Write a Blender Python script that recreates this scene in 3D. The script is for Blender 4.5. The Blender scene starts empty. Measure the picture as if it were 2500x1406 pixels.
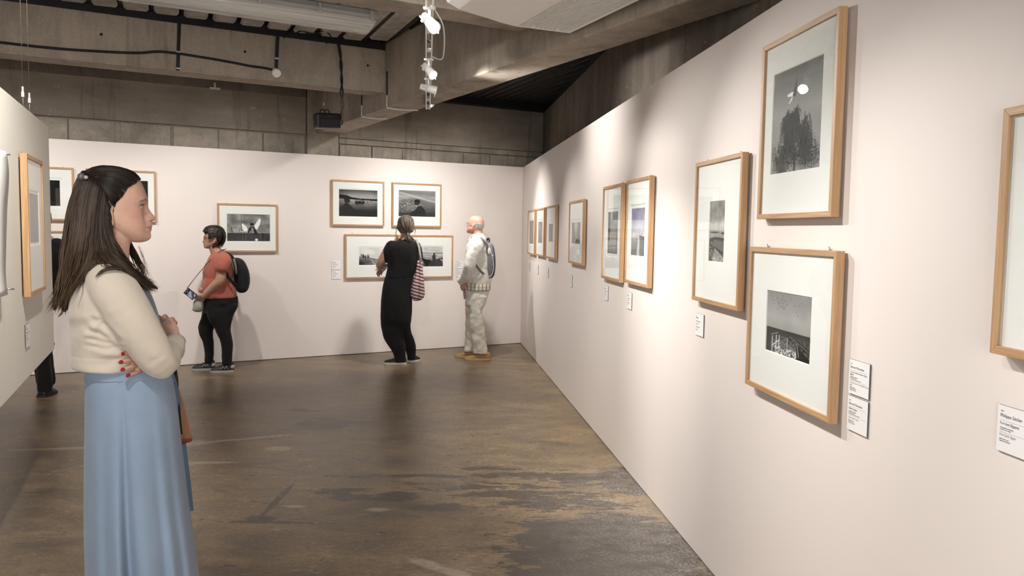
import bpy, bmesh, math, random
import numpy as np
from mathutils import Vector, Matrix
from mathutils.bvhtree import BVHTree

random.seed(7)
RNG = np.random.default_rng(11)
SC = bpy.context.scene
COL = SC.collection
PI = math.pi

# ------------------------------------------------------------------ camera
F, PIT, ROL, EYE = 1946.0, 0.0715, 0.01463, 1.55
FW = np.array([0, math.cos(PIT), -math.sin(PIT)])
RT0 = np.array([1.0, 0, 0])
UP0 = np.cross(RT0, FW)
RT = math.cos(ROL) * RT0 + math.sin(ROL) * UP0
UPV = -math.sin(ROL) * RT0 + math.cos(ROL) * UP0
EYEP = np.array([0, 0, EYE])
cam_d = bpy.data.cameras.new('camera')
cam_d.sensor_width = 36
cam_d.lens = F / 2500 * 36
cam_d.clip_start = 0.05
cam = bpy.data.objects.new('camera', cam_d)
COL.objects.link(cam)
cam.matrix_world = Matrix(((RT[0], UPV[0], -FW[0], 0), (RT[1], UPV[1], -FW[1], 0), (RT[2], UPV[2], -FW[2], EYE), (0, 0, 0, 1)))
SC.camera = cam

# ------------------------------------------------------------------ world, exposure
wd = bpy.data.worlds.new('world')
SC.world = wd
wd.use_nodes = True
wd.node_tree.nodes['Background'].inputs[0].default_value = (0.02, 0.02, 0.022, 1)
wd.node_tree.nodes['Background'].inputs[1].default_value = 0.3
SC.view_settings.view_transform = 'Standard'
SC.view_settings.look = 'None'
SC.view_settings.gamma = 1
SC.view_settings.use_curve_mapping = False
SC.view_settings.exposure = -0.04
SC.cycles.max_bounces = 7
SC.cycles.diffuse_bounces = 4
SC.cycles.glossy_bounces = 3
SC.cycles.use_adaptive_sampling = True
SC.cycles.adaptive_threshold = .07
SC.cycles.adaptive_min_samples = 16
SC.cycles.transparent_max_bounces = 12
SC.cycles.caustics_reflective = False
SC.cycles.caustics_refractive = False
SC.cycles.sample_clamp_indirect = 6

# plan of the room: corner of the two white walls, and wall directions
KX, KY = 0.130, 10.952
K = np.array([KX, KY, 0])
Bd = np.array([math.cos(.5162), math.sin(.5162), 0])      # along the back wall, to the right
Md = np.array([-math.sin(.5162), math.cos(.5162), 0])     # into the back wall
Rd = np.array([-math.sin(.1079), math.cos(.1079), 0])     # along the right wall, away from the viewer
Rn = np.array([-math.cos(.1079), -math.sin(.1079), 0])    # out of the right wall, into the room
Ad = np.array([-math.sin(.4085), math.cos(.4085), 0])     # along hanging panel and air conditioner
An = np.array([math.cos(.4085), math.sin(.4085), 0])
P0 = np.array([-2.608, 4.512, 0])                         # far end of the hanging panel


def bw(u, m, z):            # back-wall coordinates: along, into, up
    return K + Bd * u + Md * m + np.array([0, 0, z])


def rw(u, n, z):            # right-wall coordinates: towards viewer, out of wall, up
    return K - Rd * u + Rn * n + np.array([0, 0, z])


def wall_matrix(origin, x, y):
    return Matrix(((x[0], y[0], 0, origin[0]), (x[1], y[1], 0, origin[1]), (0, 0, 1, 0), (0, 0, 0, 1)))


M_BACK = wall_matrix(K, Bd, Md)
M_RIGHT = wall_matrix(K, -Rd, -Rn)
M_PANEL = wall_matrix(P0, Ad, -An)


# ------------------------------------------------------------------ lamps of the room, and added fill lights
def spot(loc, target, power, size=75, blend=.8, color=(1, .955, .905), radius=.03):
    l = bpy.data.lights.new('spot_lamp', 'SPOT')
    l.energy = power
    l.spot_size = math.radians(size)
    l.spot_blend = blend
    l.color = color
    l.shadow_soft_size = radius
    o = bpy.data.objects.new('spot_lamp', l)
    COL.objects.link(o)
    o.location = loc
    d = Vector(target) - Vector(loc)
    o.rotation_euler = d.to_track_quat('-Z', 'Y').to_euler()
    return o


TRACK_N, TRACK_Z = 1.30, 2.665          # track hung parallel to the right wall
POW_R, POW_B = 132, 172
# right wall: heads in view and their neighbours behind the camera, all aimed back at the wall;
# the second one is turned up and grazes the long beam
RIGHT_HEADS = [(3.45, 4.1, .6, 2.725), (4.95, 4.95, 2.3, 2.575), (5.62, 7.3, .8, 2.575), (6.82, 8.6, .75, 2.575)]
for (u, tu, tz, hz), p in zip(RIGHT_HEADS, (.8, .6, 1.15, 1.05)):
    a = Vector(rw(u, TRACK_N, hz)); b = Vector(rw(tu, 0, tz))
    d = (b - a).normalized()
    spot(a + d * .07, b, POW_R * p, 84, 1.0, radius=.03)
for (u, tu, tz, p) in [(1.6, 1.9, 1.2, 1.1), (8.1, 9.3, .45, .95), (9.3, 10.5, .45, .9), (10.8, 12.2, .6, 1.0)]:
    spot(rw(u, TRACK_N, 2.6), rw(tu, 0, tz), POW_R * p, 76, 1.0, radius=.03)
# back wall: lamps up behind the cross beam
for (u, tu, p) in [(-6.6, -6.3, .68), (-5.5, -5.2, .62), (-4.25, -3.8, .82), (-1.85, -2.35, .75), (-1.75, -1.0, .85)]:
    spot(bw(u, -1.75, 3.06), bw(tu, 0, .95), POW_B * p, 96, 1.0, radius=.05)
# added fill spots without fixtures brighten the foot of the right wall
for (tu, tz, p) in [(2.6, .5, 150), (5.6, .35, 400), (7.8, .2, 60)]:
    spot((-.75, 3.3, 2.9), rw(tu, 0, tz), p, 62, 1.0, radius=.05)
# added area fill from behind the viewer, with no real opening there
al = bpy.data.lights.new('rear_fill_light', 'AREA')
al.shape = 'RECTANGLE'; al.size = 3.2; al.size_y = 2.6; al.energy = 270; al.color = (1, .975, .945)
ao = bpy.data.objects.new('rear_fill_light', al); COL.objects.link(ao)
ao.location = (.1, -4.45, 1.4); ao.rotation_euler = (math.radians(90), 0, 0)
# hanging panel on the left, then added spots bouncing light off the unseen walls
spot((-1.25, 2.6, 2.85), tuple(P0 - Ad * 1.0 + np.array([0, 0, 1.3])), 210, 80, 1.0, (1, .95, .86))
spot((-1.0, 1.0, 2.85), (-2.3, 1.9, 1.2), 130, 100, 1.0)
for (x, y, tx, ty) in [(-1.5, -1.2, -2.5, -4.4), (1.0, -1.2, .8, -4.4), (-4.0, -1.2, -5, -4.4), (-4.5, 0.5, -7.4, .5), (-5.2, 3.5, -7.4, 4.5)]:
    spot((x, y, 2.9), (tx, ty, 1.2), 200, 115, 1.0)
spot((-.15, .7, 2.8), (-1.25, 2.5, 1.15), 22, 62, 1.0, (1, .95, .89), radius=.06)  # added fill spot to brighten the nearest woman, no fixture


# ------------------------------------------------------------------ node helpers
def newmat(name):
    m = bpy.data.materials.new(name)
    m.use_nodes = True
    nt = m.node_tree
    return m, nt, nt.nodes['Principled BSDF']


def N(nt, kind, inputs=None, **props):
    n = nt.nodes.new(kind)
    for k, v in props.items():
        setattr(n, k, v)
    for k, v in (inputs or {}).items():
        if isinstance(v, bpy.types.NodeSocket):
            nt.links.new(v, n.inputs[k])
        else:
            n.inputs[k].default_value = v
    return n


def L(nt, a, b):
    nt.links.new(a, b)


def ramp(nt, fac, stops):
    n = nt.nodes.new('ShaderNodeValToRGB')
    L(nt, fac, n.inputs[0])
    e = n.color_ramp.elements
    while len(e) < len(stops):
        e.new(.5)
    for el, (p, c) in zip(e, stops):
        el.position = p
        el.color = (c, c, c, 1) if isinstance(c, (int, float)) else (*c[:3], 1)
    return n.outputs[0]


def mixc(nt, fac, a, b, mode='MIX'):
    n = nt.nodes.new('ShaderNodeMix')
    n.data_type = 'RGBA'
    n.blend_type = mode
    for s, v in ((n.inputs[0], fac), (n.inputs[6], a), (n.inputs[7], b)):
        if isinstance(v, bpy.types.NodeSocket):
            L(nt, v, s)
        elif isinstance(v, (int, float)):
            s.default_value = v
        else:
            s.default_value = (*v[:3], 1)
    return n.outputs[2]


def mth(nt, op, a, b=0.0, c=0.0, clamp=False):
    n = nt.nodes.new('ShaderNodeMath')
    n.operation = op
    n.use_clamp = clamp
    for i, v in enumerate((a, b, c)):
        if isinstance(v, bpy.types.NodeSocket):
            L(nt, v, n.inputs[i])
        else:
            n.inputs[i].default_value = v
    return n.outputs[0]


def coords(nt, kind='Object', scale=(1, 1, 1), rot=(0, 0, 0)):
    tc = nt.nodes.new('ShaderNodeTexCoord')
    mp = N(nt, 'ShaderNodeMapping', {'Scale': scale, 'Rotation': rot})
    L(nt, tc.outputs[kind], mp.inputs['Vector'])
    return mp.outputs[0]


def noise(nt, vec, scale, detail=4, rough=.55, dist=0.0):
    return N(nt, 'ShaderNodeTexNoise', {'Vector': vec, 'Scale': scale, 'Detail': detail, 'Roughness': rough, 'Distortion': dist}).outputs[0]


def bump(nt, bs, h, strength=.3, dist=.005):
    b = N(nt, 'ShaderNodeBump', {'Height': h, 'Strength': strength, 'Distance': dist})
    L(nt, b.outputs[0], bs.inputs['Normal'])


def plain(name, col, rough=.5, metal=0.0, spec=.5, var=0.0, scale=60, bmp=0.0):
    m, nt, bs = newmat(name)
    bs.inputs['Roughness'].default_value = rough
    bs.inputs['Metallic'].default_value = metal
    bs.inputs['Specular IOR Level'].default_value = spec
    nz = noise(nt, coords(nt), scale)
    if var:
        c = ramp(nt, nz, [(.3, tuple(x * (1 - var) for x in col)), (.7, tuple(min(1, x * (1 + var)) for x in col))])
        L(nt, c, bs.inputs['Base Color'])
    else:
        bs.inputs['Base Color'].default_value = (*col, 1)
    if bmp:
        bump(nt, bs, nz, bmp, .002)
    return m


def wall_paint(name, col):
    m, nt, bs = newmat(name)
    v = coords(nt)
    n1 = noise(nt, v, 1.3, 3)
    c = ramp(nt, n1, [(.3, tuple(x * .975 for x in col)), (.7, col)])
    L(nt, c, bs.inputs['Base Color'])
    bs.inputs['Roughness'].default_value = .62
    bs.inputs['Specular IOR Level'].default_value = .35
    bump(nt, bs, noise(nt, v, 220, 3), .06, .001)
    return m


def concrete(name, dark, light, blotch=1.6, streak=(1, 1, 1), speck=True, rough=.85):
    m, nt, bs = newmat(name)
    v = coords(nt)
    vs = coords(nt, scale=streak)
    a = noise(nt, v, blotch, 6, .62, .3)
    b = noise(nt, vs, 5.0, 7, .65, .5)
    c = noise(nt, v, 60, 4, .6)
    f = mth(nt, 'ADD', mth(nt, 'MULTIPLY', a, .55), mth(nt, 'MULTIPLY', b, .45))
    col = ramp(nt, f, [(.33, dark), (.5, tuple((x + y) / 2 for x, y in zip(dark, light))), (.68, light)])
    col = mixc(nt, .35, col, ramp(nt, c, [(.3, .35), (.7, .65)]), 'OVERLAY')
    if speck:
        w = noise(nt, coords(nt, scale=(.7, .7, 1.2)), 26, 7, .72, .6)
        g = noise(nt, v, 1.1, 3)
        s = mth(nt, 'MULTIPLY', ramp(nt, w, [(.60, 0.0), (.68, 1.0)]), ramp(nt, g, [(.46, 0.0), (.60, 1.0)]))
        col = mixc(nt, mth(nt, 'MULTIPLY', s, .75), col, (.58, .53, .44))
        dr = noise(nt, coords(nt, scale=(6, 6, .5)), 1.6, 5, .6, .3)
        col = mixc(nt, mth(nt, 'MULTIPLY', ramp(nt, dr, [(.30, 1.0), (.42, 0.0)]), .45), col, tuple(x * .5 for x in dark))
        p = ramp(nt, noise(nt, v, 34, 5, .7), [(.28, 1.0), (.34, 0.0)])
        col = mixc(nt, mth(nt, 'MULTIPLY', p, .6), col, tuple(x * .45 for x in dark))
    L(nt, col, bs.inputs['Base Color'])
    bs.inputs['Roughness'].default_value = rough
    bs.inputs['Specular IOR Level'].default_value = .3
    bump(nt, bs, mth(nt, 'ADD', b, mth(nt, 'MULTIPLY', c, .5)), .45, .006)
    return m


def oak(name, tint=1.0):
    m, nt, bs = newmat(name)
    v = coords(nt, scale=(3.0, 60, 60))
    w = noise(nt, v, 1.0, 5, .6, .8)
    w2 = noise(nt, coords(nt, scale=(12, 420, 420)), 1.0, 3, .5)
    info = nt.nodes.new('ShaderNodeObjectInfo')
    c = ramp(nt, w, [(.25, (.36 * tint, .205 * tint, .095 * tint)), (.5, (.50 * tint, .305 * tint, .155 * tint)), (.75, (.62 * tint, .40 * tint, .22 * tint))])
    c = mixc(nt, .35, c, ramp(nt, w2, [(.35, .38), (.6, .6)]), 'OVERLAY')
    c = mixc(nt, mth(nt, 'MULTIPLY', info.outputs['Random'], .25), c, (.40 * tint, .235 * tint, .115 * tint))
    L(nt, c, bs.inputs['Base Color'])
    bs.inputs['Roughness'].default_value = .5
    bump(nt, bs, w2, .12, .001)
    return m


def attr_mat(name, rough=.7, spec=.3, bmp=0.0, scale=80, sss=0.0):
    m, nt, bs = newmat(name)
    a = N(nt, 'ShaderNodeAttribute', attribute_name='Col')
    L(nt, a.outputs['Color'], bs.inputs['Base Color'])
    bs.inputs['Roughness'].default_value = rough
    bs.inputs['Specular IOR Level'].default_value = spec
    if sss:
        bs.inputs['Subsurface Weight'].default_value = sss
        bs.inputs['Subsurface Radius'].default_value = (.01, .004, .002)
        bs.inputs['Subsurface Scale'].default_value = .6
    if bmp:
        bump(nt, bs, noise(nt, coords(nt), scale, 4), bmp, .002)
    return m


def fabric(name, col, rough=.85, var=.12, scale=9, weave=900, bmp=.25, sheen=.2):
    m, nt, bs = newmat(name)
    v = coords(nt)
    a = noise(nt, v, scale, 4)
    c = ramp(nt, a, [(.3, tuple(x * (1 - var) for x in col)), (.7, tuple(min(1, x * (1 + var)) for x in col))])
    L(nt, c, bs.inputs['Base Color'])
    bs.inputs['Roughness'].default_value = rough
    bs.inputs['Specular IOR Level'].default_value = .2
    bs.inputs['Sheen Weight'].default_value = sheen
    bump(nt, bs, noise(nt, v, weave, 2), bmp, .0008)
    return m


def glass_mat(name, refl=1.0):
    m = bpy.data.materials.new(name)
    m.use_nodes = True
    nt = m.node_tree
    nt.nodes.clear()
    out = nt.nodes.new('ShaderNodeOutputMaterial')
    lw = N(nt, 'ShaderNodeLayerWeight', {'Blend': .5})
    fr = mth(nt, 'ADD', .028, mth(nt, 'MULTIPLY', mth(nt, 'POWER', lw.outputs['Facing'], 5.0), .9))
    tr = N(nt, 'ShaderNodeBsdfTransparent', {'Color': (.985, .99, .985, 1)})
    gl = N(nt, 'ShaderNodeBsdfGlossy', {'Color': (1, 1, 1, 1), 'Roughness': .0})
    mx = nt.nodes.new('ShaderNodeMixShader')
    L(nt, mth(nt, 'MULTIPLY', fr, refl), mx.inputs[0])
    L(nt, tr.outputs[0], mx.inputs[1])
    L(nt, gl.outputs[0], mx.inputs[2])
    L(nt, mx.outputs[0], out.inputs[0])
    return m


# ------------------------------------------------------------------ object helpers
def tag(o, label=None, cat=None, group=None, kind=None):
    if label: o['label'] = label
    if cat: o['category'] = cat
    if group: o['group'] = group
    if kind: o['kind'] = kind
    return o


def empty(name, mat4=None, parent=None):
    o = bpy.data.objects.new(name, None)
    COL.objects.link(o)
    o.empty_display_size = .05
    if parent: o.parent = parent
    if mat4 is not None: o.matrix_local = mat4
    return o


def link_mesh(name, me, mat=None, parent=None, mat4=None):
    o = bpy.data.objects.new(name, me)
    COL.objects.link(o)
    if mat and not me.materials: me.materials.append(mat)
    if parent: o.parent = parent
    if mat4 is not None: o.matrix_local = mat4
    return o


class MB:
    """collects pieces of one mesh"""

    def __init__(s):
        s.v, s.f, s.smooth = [], [], []

    def add(s, verts, faces, smooth=False):
        b = len(s.v)
        s.v += [tuple(map(float, p)) for p in verts]
        s.f += [tuple(i + b for i in f) for f in faces]
        s.smooth += [smooth] * len(faces)
        return s

    def box(s, lo, hi, m=None):
        x0, y0, z0 = lo; x1, y1, z1 = hi
        v = [(x0, y0, z0), (x1, y0, z0), (x1, y1, z0), (x0, y1, z0), (x0, y0, z1), (x1, y0, z1), (x1, y1, z1), (x0, y1, z1)]
        if m is not None: v = [tuple(m @ Vector(p)) for p in v]
        return s.add(v, [(0, 3, 2, 1), (4, 5, 6, 7), (0, 1, 5, 4), (1, 2, 6, 5), (2, 3, 7, 6), (3, 0, 4, 7)])

    def prism(s, poly, a, b):
        """poly: list of base points (3-vectors); extruded from offset a to offset b (3-vectors)"""
        n = len(poly); a = np.array(a); b = np.array(b)
        v = [np.array(p) + a for p in poly] + [np.array(p) + b for p in poly]
        f = [(i, (i + 1) % n, n + (i + 1) % n, n + i) for i in range(n)]
        return s.add(v, f + [tuple(range(n))[::-1], tuple(range(n, 2 * n))])

    def loft(s, rings, cap=True, smooth=True, closed=True):
        n = len(rings[0]); v = [p for r in rings for p in r]; f = []
        for i in range(len(rings) - 1):
            for j in range(n if closed else n - 1):
                k = (j + 1) % n
                f.append((i * n + j, i * n + k, (i + 1) * n + k, (i + 1) * n + j))
        if cap:
            f.append(tuple(range(n))[::-1])
            f.append(tuple(range((len(rings) - 1) * n, len(rings) * n)))
        return s.add(v, f, smooth)

    def tube(s, path, rad, n=10, axis=None, sub=1, round_cap=False, smooth=True):
        return s.loft(tube_rings(path, rad, n, axis, sub, round_cap), True, smooth)

    def sphere(s, c, r, n=12, m=8, sc=(1, 1, 1)):
        rings = []
        for i in range(m + 1):
            t = PI * i / m; rr = max(math.sin(t), .02)
            rings.append([(c[0] + r * sc[0] * rr * math.cos(2 * PI * j / n), c[1] + r * sc[1] * rr * math.sin(2 * PI * j / n), c[2] - r * sc[2] * math.cos(t)) for j in range(n)])
        return s.loft(rings)

    def mesh(s, name):
        me = bpy.data.meshes.new(name)
        me.from_pydata(s.v, [], s.f)
        me.polygons.foreach_set('use_smooth', s.smooth)
        me.update()
        return me

    def build(s, name, mat=None, parent=None, mat4=None, bevel=0.0, fix=True):
        me = s.mesh(name)
        if fix or bevel:
            bm = bmesh.new(); bm.from_mesh(me)
            bmesh.ops.recalc_face_normals(bm, faces=bm.faces)
            if bevel:
                bmesh.ops.bevel(bm, geom=[e for e in bm.edges if e.calc_face_angle(0) > .5], offset=bevel, segments=2, affect='EDGES', profile=.6)
            bm.to_mesh(me); bm.free()
        return link_mesh(name, me, mat, parent, mat4)


def catmull(p, sub):
    p = np.array(p, float)
    if sub <= 1 or len(p) < 3: 
        if sub > 1:
            t = np.linspace(0, 1, sub + 1)[:, None]
            return p[0] * (1 - t) + p[1] * t
        return p
    q = np.vstack([2 * p[0] - p[1], p, 2 * p[-1] - p[-2]])
    out = []
    for i in range(1, len(q) - 2):
        a, b, c, d = q[i - 1], q[i], q[i + 1], q[i + 2]
        for k in range(sub):
            t = k / sub
            out.append(.5 * (2 * b + (c - a) * t + (2 * a - 5 * b + 4 * c - d) * t * t + (3 * b - a - 3 * c + d) * t ** 3))
    out.append(p[-1])
    return np.array(out)


def tube_rings(path, rad, n=10, axis=None, sub=1, round_cap=False):
    path = np.array(path, float)
    if np.isscalar(rad): rad = [rad] * len(path)
    R = np.array([(r, r) if np.isscalar(r) else r for r in rad], float)
    if sub > 1:
        path = catmull(path, sub); R = np.maximum(catmull(R, sub), 1e-4)
    T = np.gradient(path, axis=0)
    T /= np.linalg.norm(T, axis=1)[:, None] + 1e-12
    fr = []
    prev = None
    for i in range(len(path)):
        t = T[i]
        if axis is not None:
            ax = np.array(axis[i] if np.ndim(axis) > 1 else axis, float)
            b = ax - t * (ax @ t)
        else:
            if prev is None:
                h = np.array([0, 0, 1.0]) if abs(t[2]) < .9 else np.array([1.0, 0, 0])
                prev = h
            b = prev - t * (prev @ t)
        b /= np.linalg.norm(b) + 1e-12
        prev = b
        fr.append((np.cross(t, b), b, t))
    ang = np.arange(n) * 2 * PI / n
    rings = []

    def ring(c, i, k):
        a, b, t = fr[i]
        return [c + a * (R[i][0] * k * math.cos(x)) + b * (R[i][1] * k * math.sin(x)) for x in ang]

    if round_cap:
        r = R[0].min()
        for q in (80, 55, 28): rings.append(ring(path[0] - fr[0][2] * r * math.sin(math.radians(q)), 0, math.cos(math.radians(q))))
    for i in range(len(path)): rings.append(ring(path[i], i, 1))
    if round_cap:
        r = R[-1].min()
        for q in (28, 55, 80): rings.append(ring(path[-1] + fr[-1][2] * r * math.sin(math.radians(q)), len(path) - 1, math.cos(math.radians(q))))
    return rings


def text_mesh(txt, size, bold=0.0):
    cu = bpy.data.curves.new('t', 'FONT')
    cu.body = txt
    cu.size = size
    cu.offset = bold
    cu.resolution_u = 3
    o = bpy.data.objects.new('t', cu)
    COL.objects.link(o)
    bpy.context.view_layer.update()
    me = bpy.data.meshes.new_from_object(o.evaluated_get(bpy.context.evaluated_depsgraph_get()))
    v = [tuple(p.co) for p in me.vertices]
    f = [tuple(p.vertices) for p in me.polygons]
    bpy.data.objects.remove(o); bpy.data.curves.remove(cu); bpy.data.meshes.remove(me)
    return v, f


# ------------------------------------------------------------------ materials
MAT = {}
MAT['wall_pink'] = wall_paint('wall_pink_white', (.83, .765, .73))
MAT['wall_cream'] = wall_paint('panel_cream', (.80, .78, .715))
MAT['wall_edge'] = plain('panel_edge', (.72, .69, .62), .7)
MAT['conc_beam'] = concrete('concrete_beam', (.26, .222, .182), (.53, .465, .385), 1.2, (1, 1, .25))
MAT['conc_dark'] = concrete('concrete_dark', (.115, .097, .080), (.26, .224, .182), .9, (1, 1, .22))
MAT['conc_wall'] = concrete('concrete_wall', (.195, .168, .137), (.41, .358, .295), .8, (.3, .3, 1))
MAT['conc_block'] = concrete('concrete_block', (.20, .178, .146), (.46, .41, .342), 2.2, (1, 1, 1))
MAT['mortar'] = concrete('mortar', (.22, .20, .17), (.34, .31, .26), 4, (1, 1, 1), False)
MAT['black_steel'] = plain('black_steel', (.012, .012, .012), .6, .0, .4, .3, 8)
MAT['deck_dark'] = plain('deck_dark', (.05, .048, .046), .45, .6, .5, .5, 14, .1)
MAT['deck_pale'] = plain('deck_pale', (.60, .59, .57), .55, .1, .4, .25, 10, .1)
MAT['oak'] = oak('oak_frame')
MAT['mat_board'] = plain('mat_board', (.88, .88, .87), .8, 0, .2)
MAT['mat_bevel'] = plain('mat_bevel', (.80, .79, .77), .8, 0, .2)
MAT['back_board'] = plain('backing_board', (.25, .2, .15), .9)
MAT['print'] = attr_mat('photo_print', .6, .15)
MAT['glass'] = glass_mat('frame_glass', .38)
MAT['card'] = plain('label_card', (.86, .86, .86), .6, 0, .3)
MAT['card_edge'] = plain('label_edge', (.10, .10, .11), .6)
MAT['ink'] = plain('printed_ink', (.03, .03, .035), .8, 0, .1)
MAT['ink_grey'] = plain('printed_ink_grey', (.16, .16, .17), .8, 0, .1)
MAT['hook'] = plain('hook_steel', (.35, .34, .32), .3, 1.0)
MAT['white_plastic'] = plain('white_plastic', (.86, .84, .80), .4, 0, .5)
MAT['white_metal'] = plain('white_metal', (.76, .76, .74), .35, 0, .5)
MAT['grey_plastic'] = plain('grey_plastic', (.50, .51, .51), .45, 0, .5)
MAT['black_plastic'] = plain('black_plastic', (.014, .014, .015), .42, 0, .5, .2, 30)
MAT['black_rubber'] = plain('black_rubber', (.011, .011, .011), .6, 0, .4)
MAT['wire'] = plain('steel_wire', (.42, .40, .36), .35, .9)
MAT['ac_slot'] = plain('ac_slot', (.07, .065, .058), .8)
# ------------------------------------------------------------------ floor
def floor_material():
    m, nt, bs = newmat('polished_concrete_floor')
    v = coords(nt)
    big = noise(nt, v, .55, 4, .55, .4)
    mid = noise(nt, coords(nt, scale=(1, 1.9, 1), rot=(0, 0, .12)), 2.6, 6, .65, .6)
    fine = noise(nt, v, 42, 5, .7)
    f = mth(nt, 'ADD', mth(nt, 'MULTIPLY', big, .6), mth(nt, 'MULTIPLY', mid, .4))
    col = ramp(nt, f, [(.34, (.10, .072, .048)), (.48, (.165, .119, .075)), (.6, (.235, .168, .098)), (.75, (.30, .225, .138))])
    # warmer, paler concrete towards the right wall and the corner
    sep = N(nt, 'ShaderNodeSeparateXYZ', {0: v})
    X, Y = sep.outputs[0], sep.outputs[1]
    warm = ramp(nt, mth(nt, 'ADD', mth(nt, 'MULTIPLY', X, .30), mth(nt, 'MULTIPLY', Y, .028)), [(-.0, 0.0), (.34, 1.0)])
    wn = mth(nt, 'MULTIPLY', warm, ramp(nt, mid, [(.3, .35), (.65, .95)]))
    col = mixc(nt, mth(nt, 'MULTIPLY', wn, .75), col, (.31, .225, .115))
    col = mixc(nt, .6, col, ramp(nt, mid, [(.3, .30), (.7, .70)]), 'OVERLAY')
    col = mixc(nt, .75, col, ramp(nt, fine, [(.3, .30), (.7, .68)]), 'OVERLAY')
    grit = noise(nt, coords(nt, scale=(1, 2.2, 1)), 15, 8, .75, .8)
    col = mixc(nt, mth(nt, 'MULTIPLY', ramp(nt, grit, [(.32, 1.0), (.41, 0.0)]), .75), col, (.075, .058, .044))
    col = mixc(nt, mth(nt, 'MULTIPLY', ramp(nt, grit, [(.62, 0.0), (.70, 1.0)]), .6), col, (.50, .41, .30))

    # sharp scuffs: pale plaster nicks and dark tar spots
    sc2 = noise(nt, coords(nt, scale=(1, 3.0, 1), rot=(0, 0, .08)), 9, 9, .82, 1.2)
    col = mixc(nt, mth(nt, 'MULTIPLY', ramp(nt, sc2, [(.585, 0.0), (.615, 1.0)]), ramp(nt, big, [(.42, .15), (.58, .8)])), col, (.47, .40, .31))
    sp3 = noise(nt, coords(nt, scale=(1, 1.8, 1)), 6.5, 7, .7, .3)
    col = mixc(nt, mth(nt, 'MULTIPLY', ramp(nt, sp3, [(.625, 0.0), (.645, 1.0)]), .8), col, (.052, .044, .038))
    wob = noise(nt, coords(nt, scale=(1.0, 2.2, 1)), 5.5, 8, .72)
    wob3 = noise(nt, coords(nt, scale=(1.0, 2.4, 1)), 17, 8, .78, .4)
    wob2 = noise(nt, coords(nt, scale=(1.0, 3.2, 1)), 2.3, 4, .6)

    def patch(cx, cy, rx, ry, soft=.18, wamp=1.4, rot=0.0):
        mp = N(nt, 'ShaderNodeMapping', {'Vector': v, 'Location': (-cx, -cy, 0)})
        mp2 = N(nt, 'ShaderNodeMapping', {'Vector': mp.outputs[0], 'Rotation': (0, 0, -rot)})
        mp3 = N(nt, 'ShaderNodeMapping', {'Vector': mp2.outputs[0], 'Scale': (1 / rx, 1 / ry, 0)})
        d = N(nt, 'ShaderNodeVectorMath', {0: mp3.outputs[0]}, operation='LENGTH').outputs['Value']
        d = mth(nt, 'ADD', d, mth(nt, 'MULTIPLY', mth(nt, 'SUBTRACT', mth(nt, 'ADD', mth(nt, 'ADD', wob, wob2), mth(nt, 'MULTIPLY', wob3, .6)), 1.3), wamp))
        return ramp(nt, d, [(max(0, .62 - soft), 1.0), (.62 + soft, 0.0)])

    dark = (.058, .053, .049)
    # the band of black residue across the floor
    band = [(-.74, 4.50, .34, .12), (-.23, 4.71, .40, .14), (-.33, 4.33, .34, .12), (.10, 4.62, .55, .20), (.45, 4.95, .45, .18), (.1, 4.98, .55, .09),
            (-.62, 4.93, .50, .05), (-1.02, 4.9, .3, .05), (.35, 4.45, .55, .15), (-1.0, 4.62, .25, .08), (-1.48, 6.23, .36, .22), (-1.8, 6.7, .3, .1),
            (.75, 4.9, .35, .35), (-1.12, 4.1, .5, .03), (-.2, 5.1, .5, .06)]
    tot = None
    for b in band:
        p = patch(*b, soft=.05, wamp=2.6)
        tot = p if tot is None else mth(nt, 'MAXIMUM', tot, p)
    st = mth(nt, 'MAXIMUM', patch(-1.32, 4.46, .032, .46, .08, 1.0, -.04), patch(-1.32, 4.15, .12, .07, .1, 1.0))
    tot = mth(nt, 'MAXIMUM', tot, st)
    col = mixc(nt, mth(nt, 'MULTIPLY', tot, .82), col, (.048, .041, .036))
    # the big smooth grey patch near the right wall
    big_p = patch(.52, 3.78, .86, .80, .03, .9)
    lobe = patch(.25, 3.35, .55, .5, .03, 1.0)
    big_p = mth(nt, 'MAXIMUM', big_p, lobe)
    col = mixc(nt, mth(nt, 'MULTIPLY', big_p, .9), col, mixc(nt, fine, (.050, .044, .040), (.085, .076, .068)))
    # worn, whitish speckle along the right wall
    # distance to the right wall = dot
    dw = mth(nt, 'ADD', mth(nt, 'MULTIPLY', mth(nt, 'SUBTRACT', X, KX), Rn[0]), mth(nt, 'MULTIPLY', mth(nt, 'SUBTRACT', Y, KY), Rn[1]))
    near = ramp(nt, dw, [(.0, 1.0), (.35, .55), (.85, 0.0)])
    yz = ramp(nt, mth(nt, 'MULTIPLY', Y, .1), [(.50, 1.0), (.56, .12)])
    spk = mth(nt, 'MULTIPLY', ramp(nt, noise(nt, v, 70, 8, .8), [(.42, 0.0), (.58, 1.0)]), ramp(nt, noise(nt, coords(nt, scale=(1, 1.6, 1)), 7, 6, .7), [(.36, .15), (.58, 1.0)]))
    w = mth(nt, 'MULTIPLY', mth(nt, 'MULTIPLY', near, yz), spk)
    col = mixc(nt, mth(nt, 'MULTIPLY', w, .85), col, (.46, .435, .39))
    # pale plaster drips and scratches on the left
    pale = None
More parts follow.
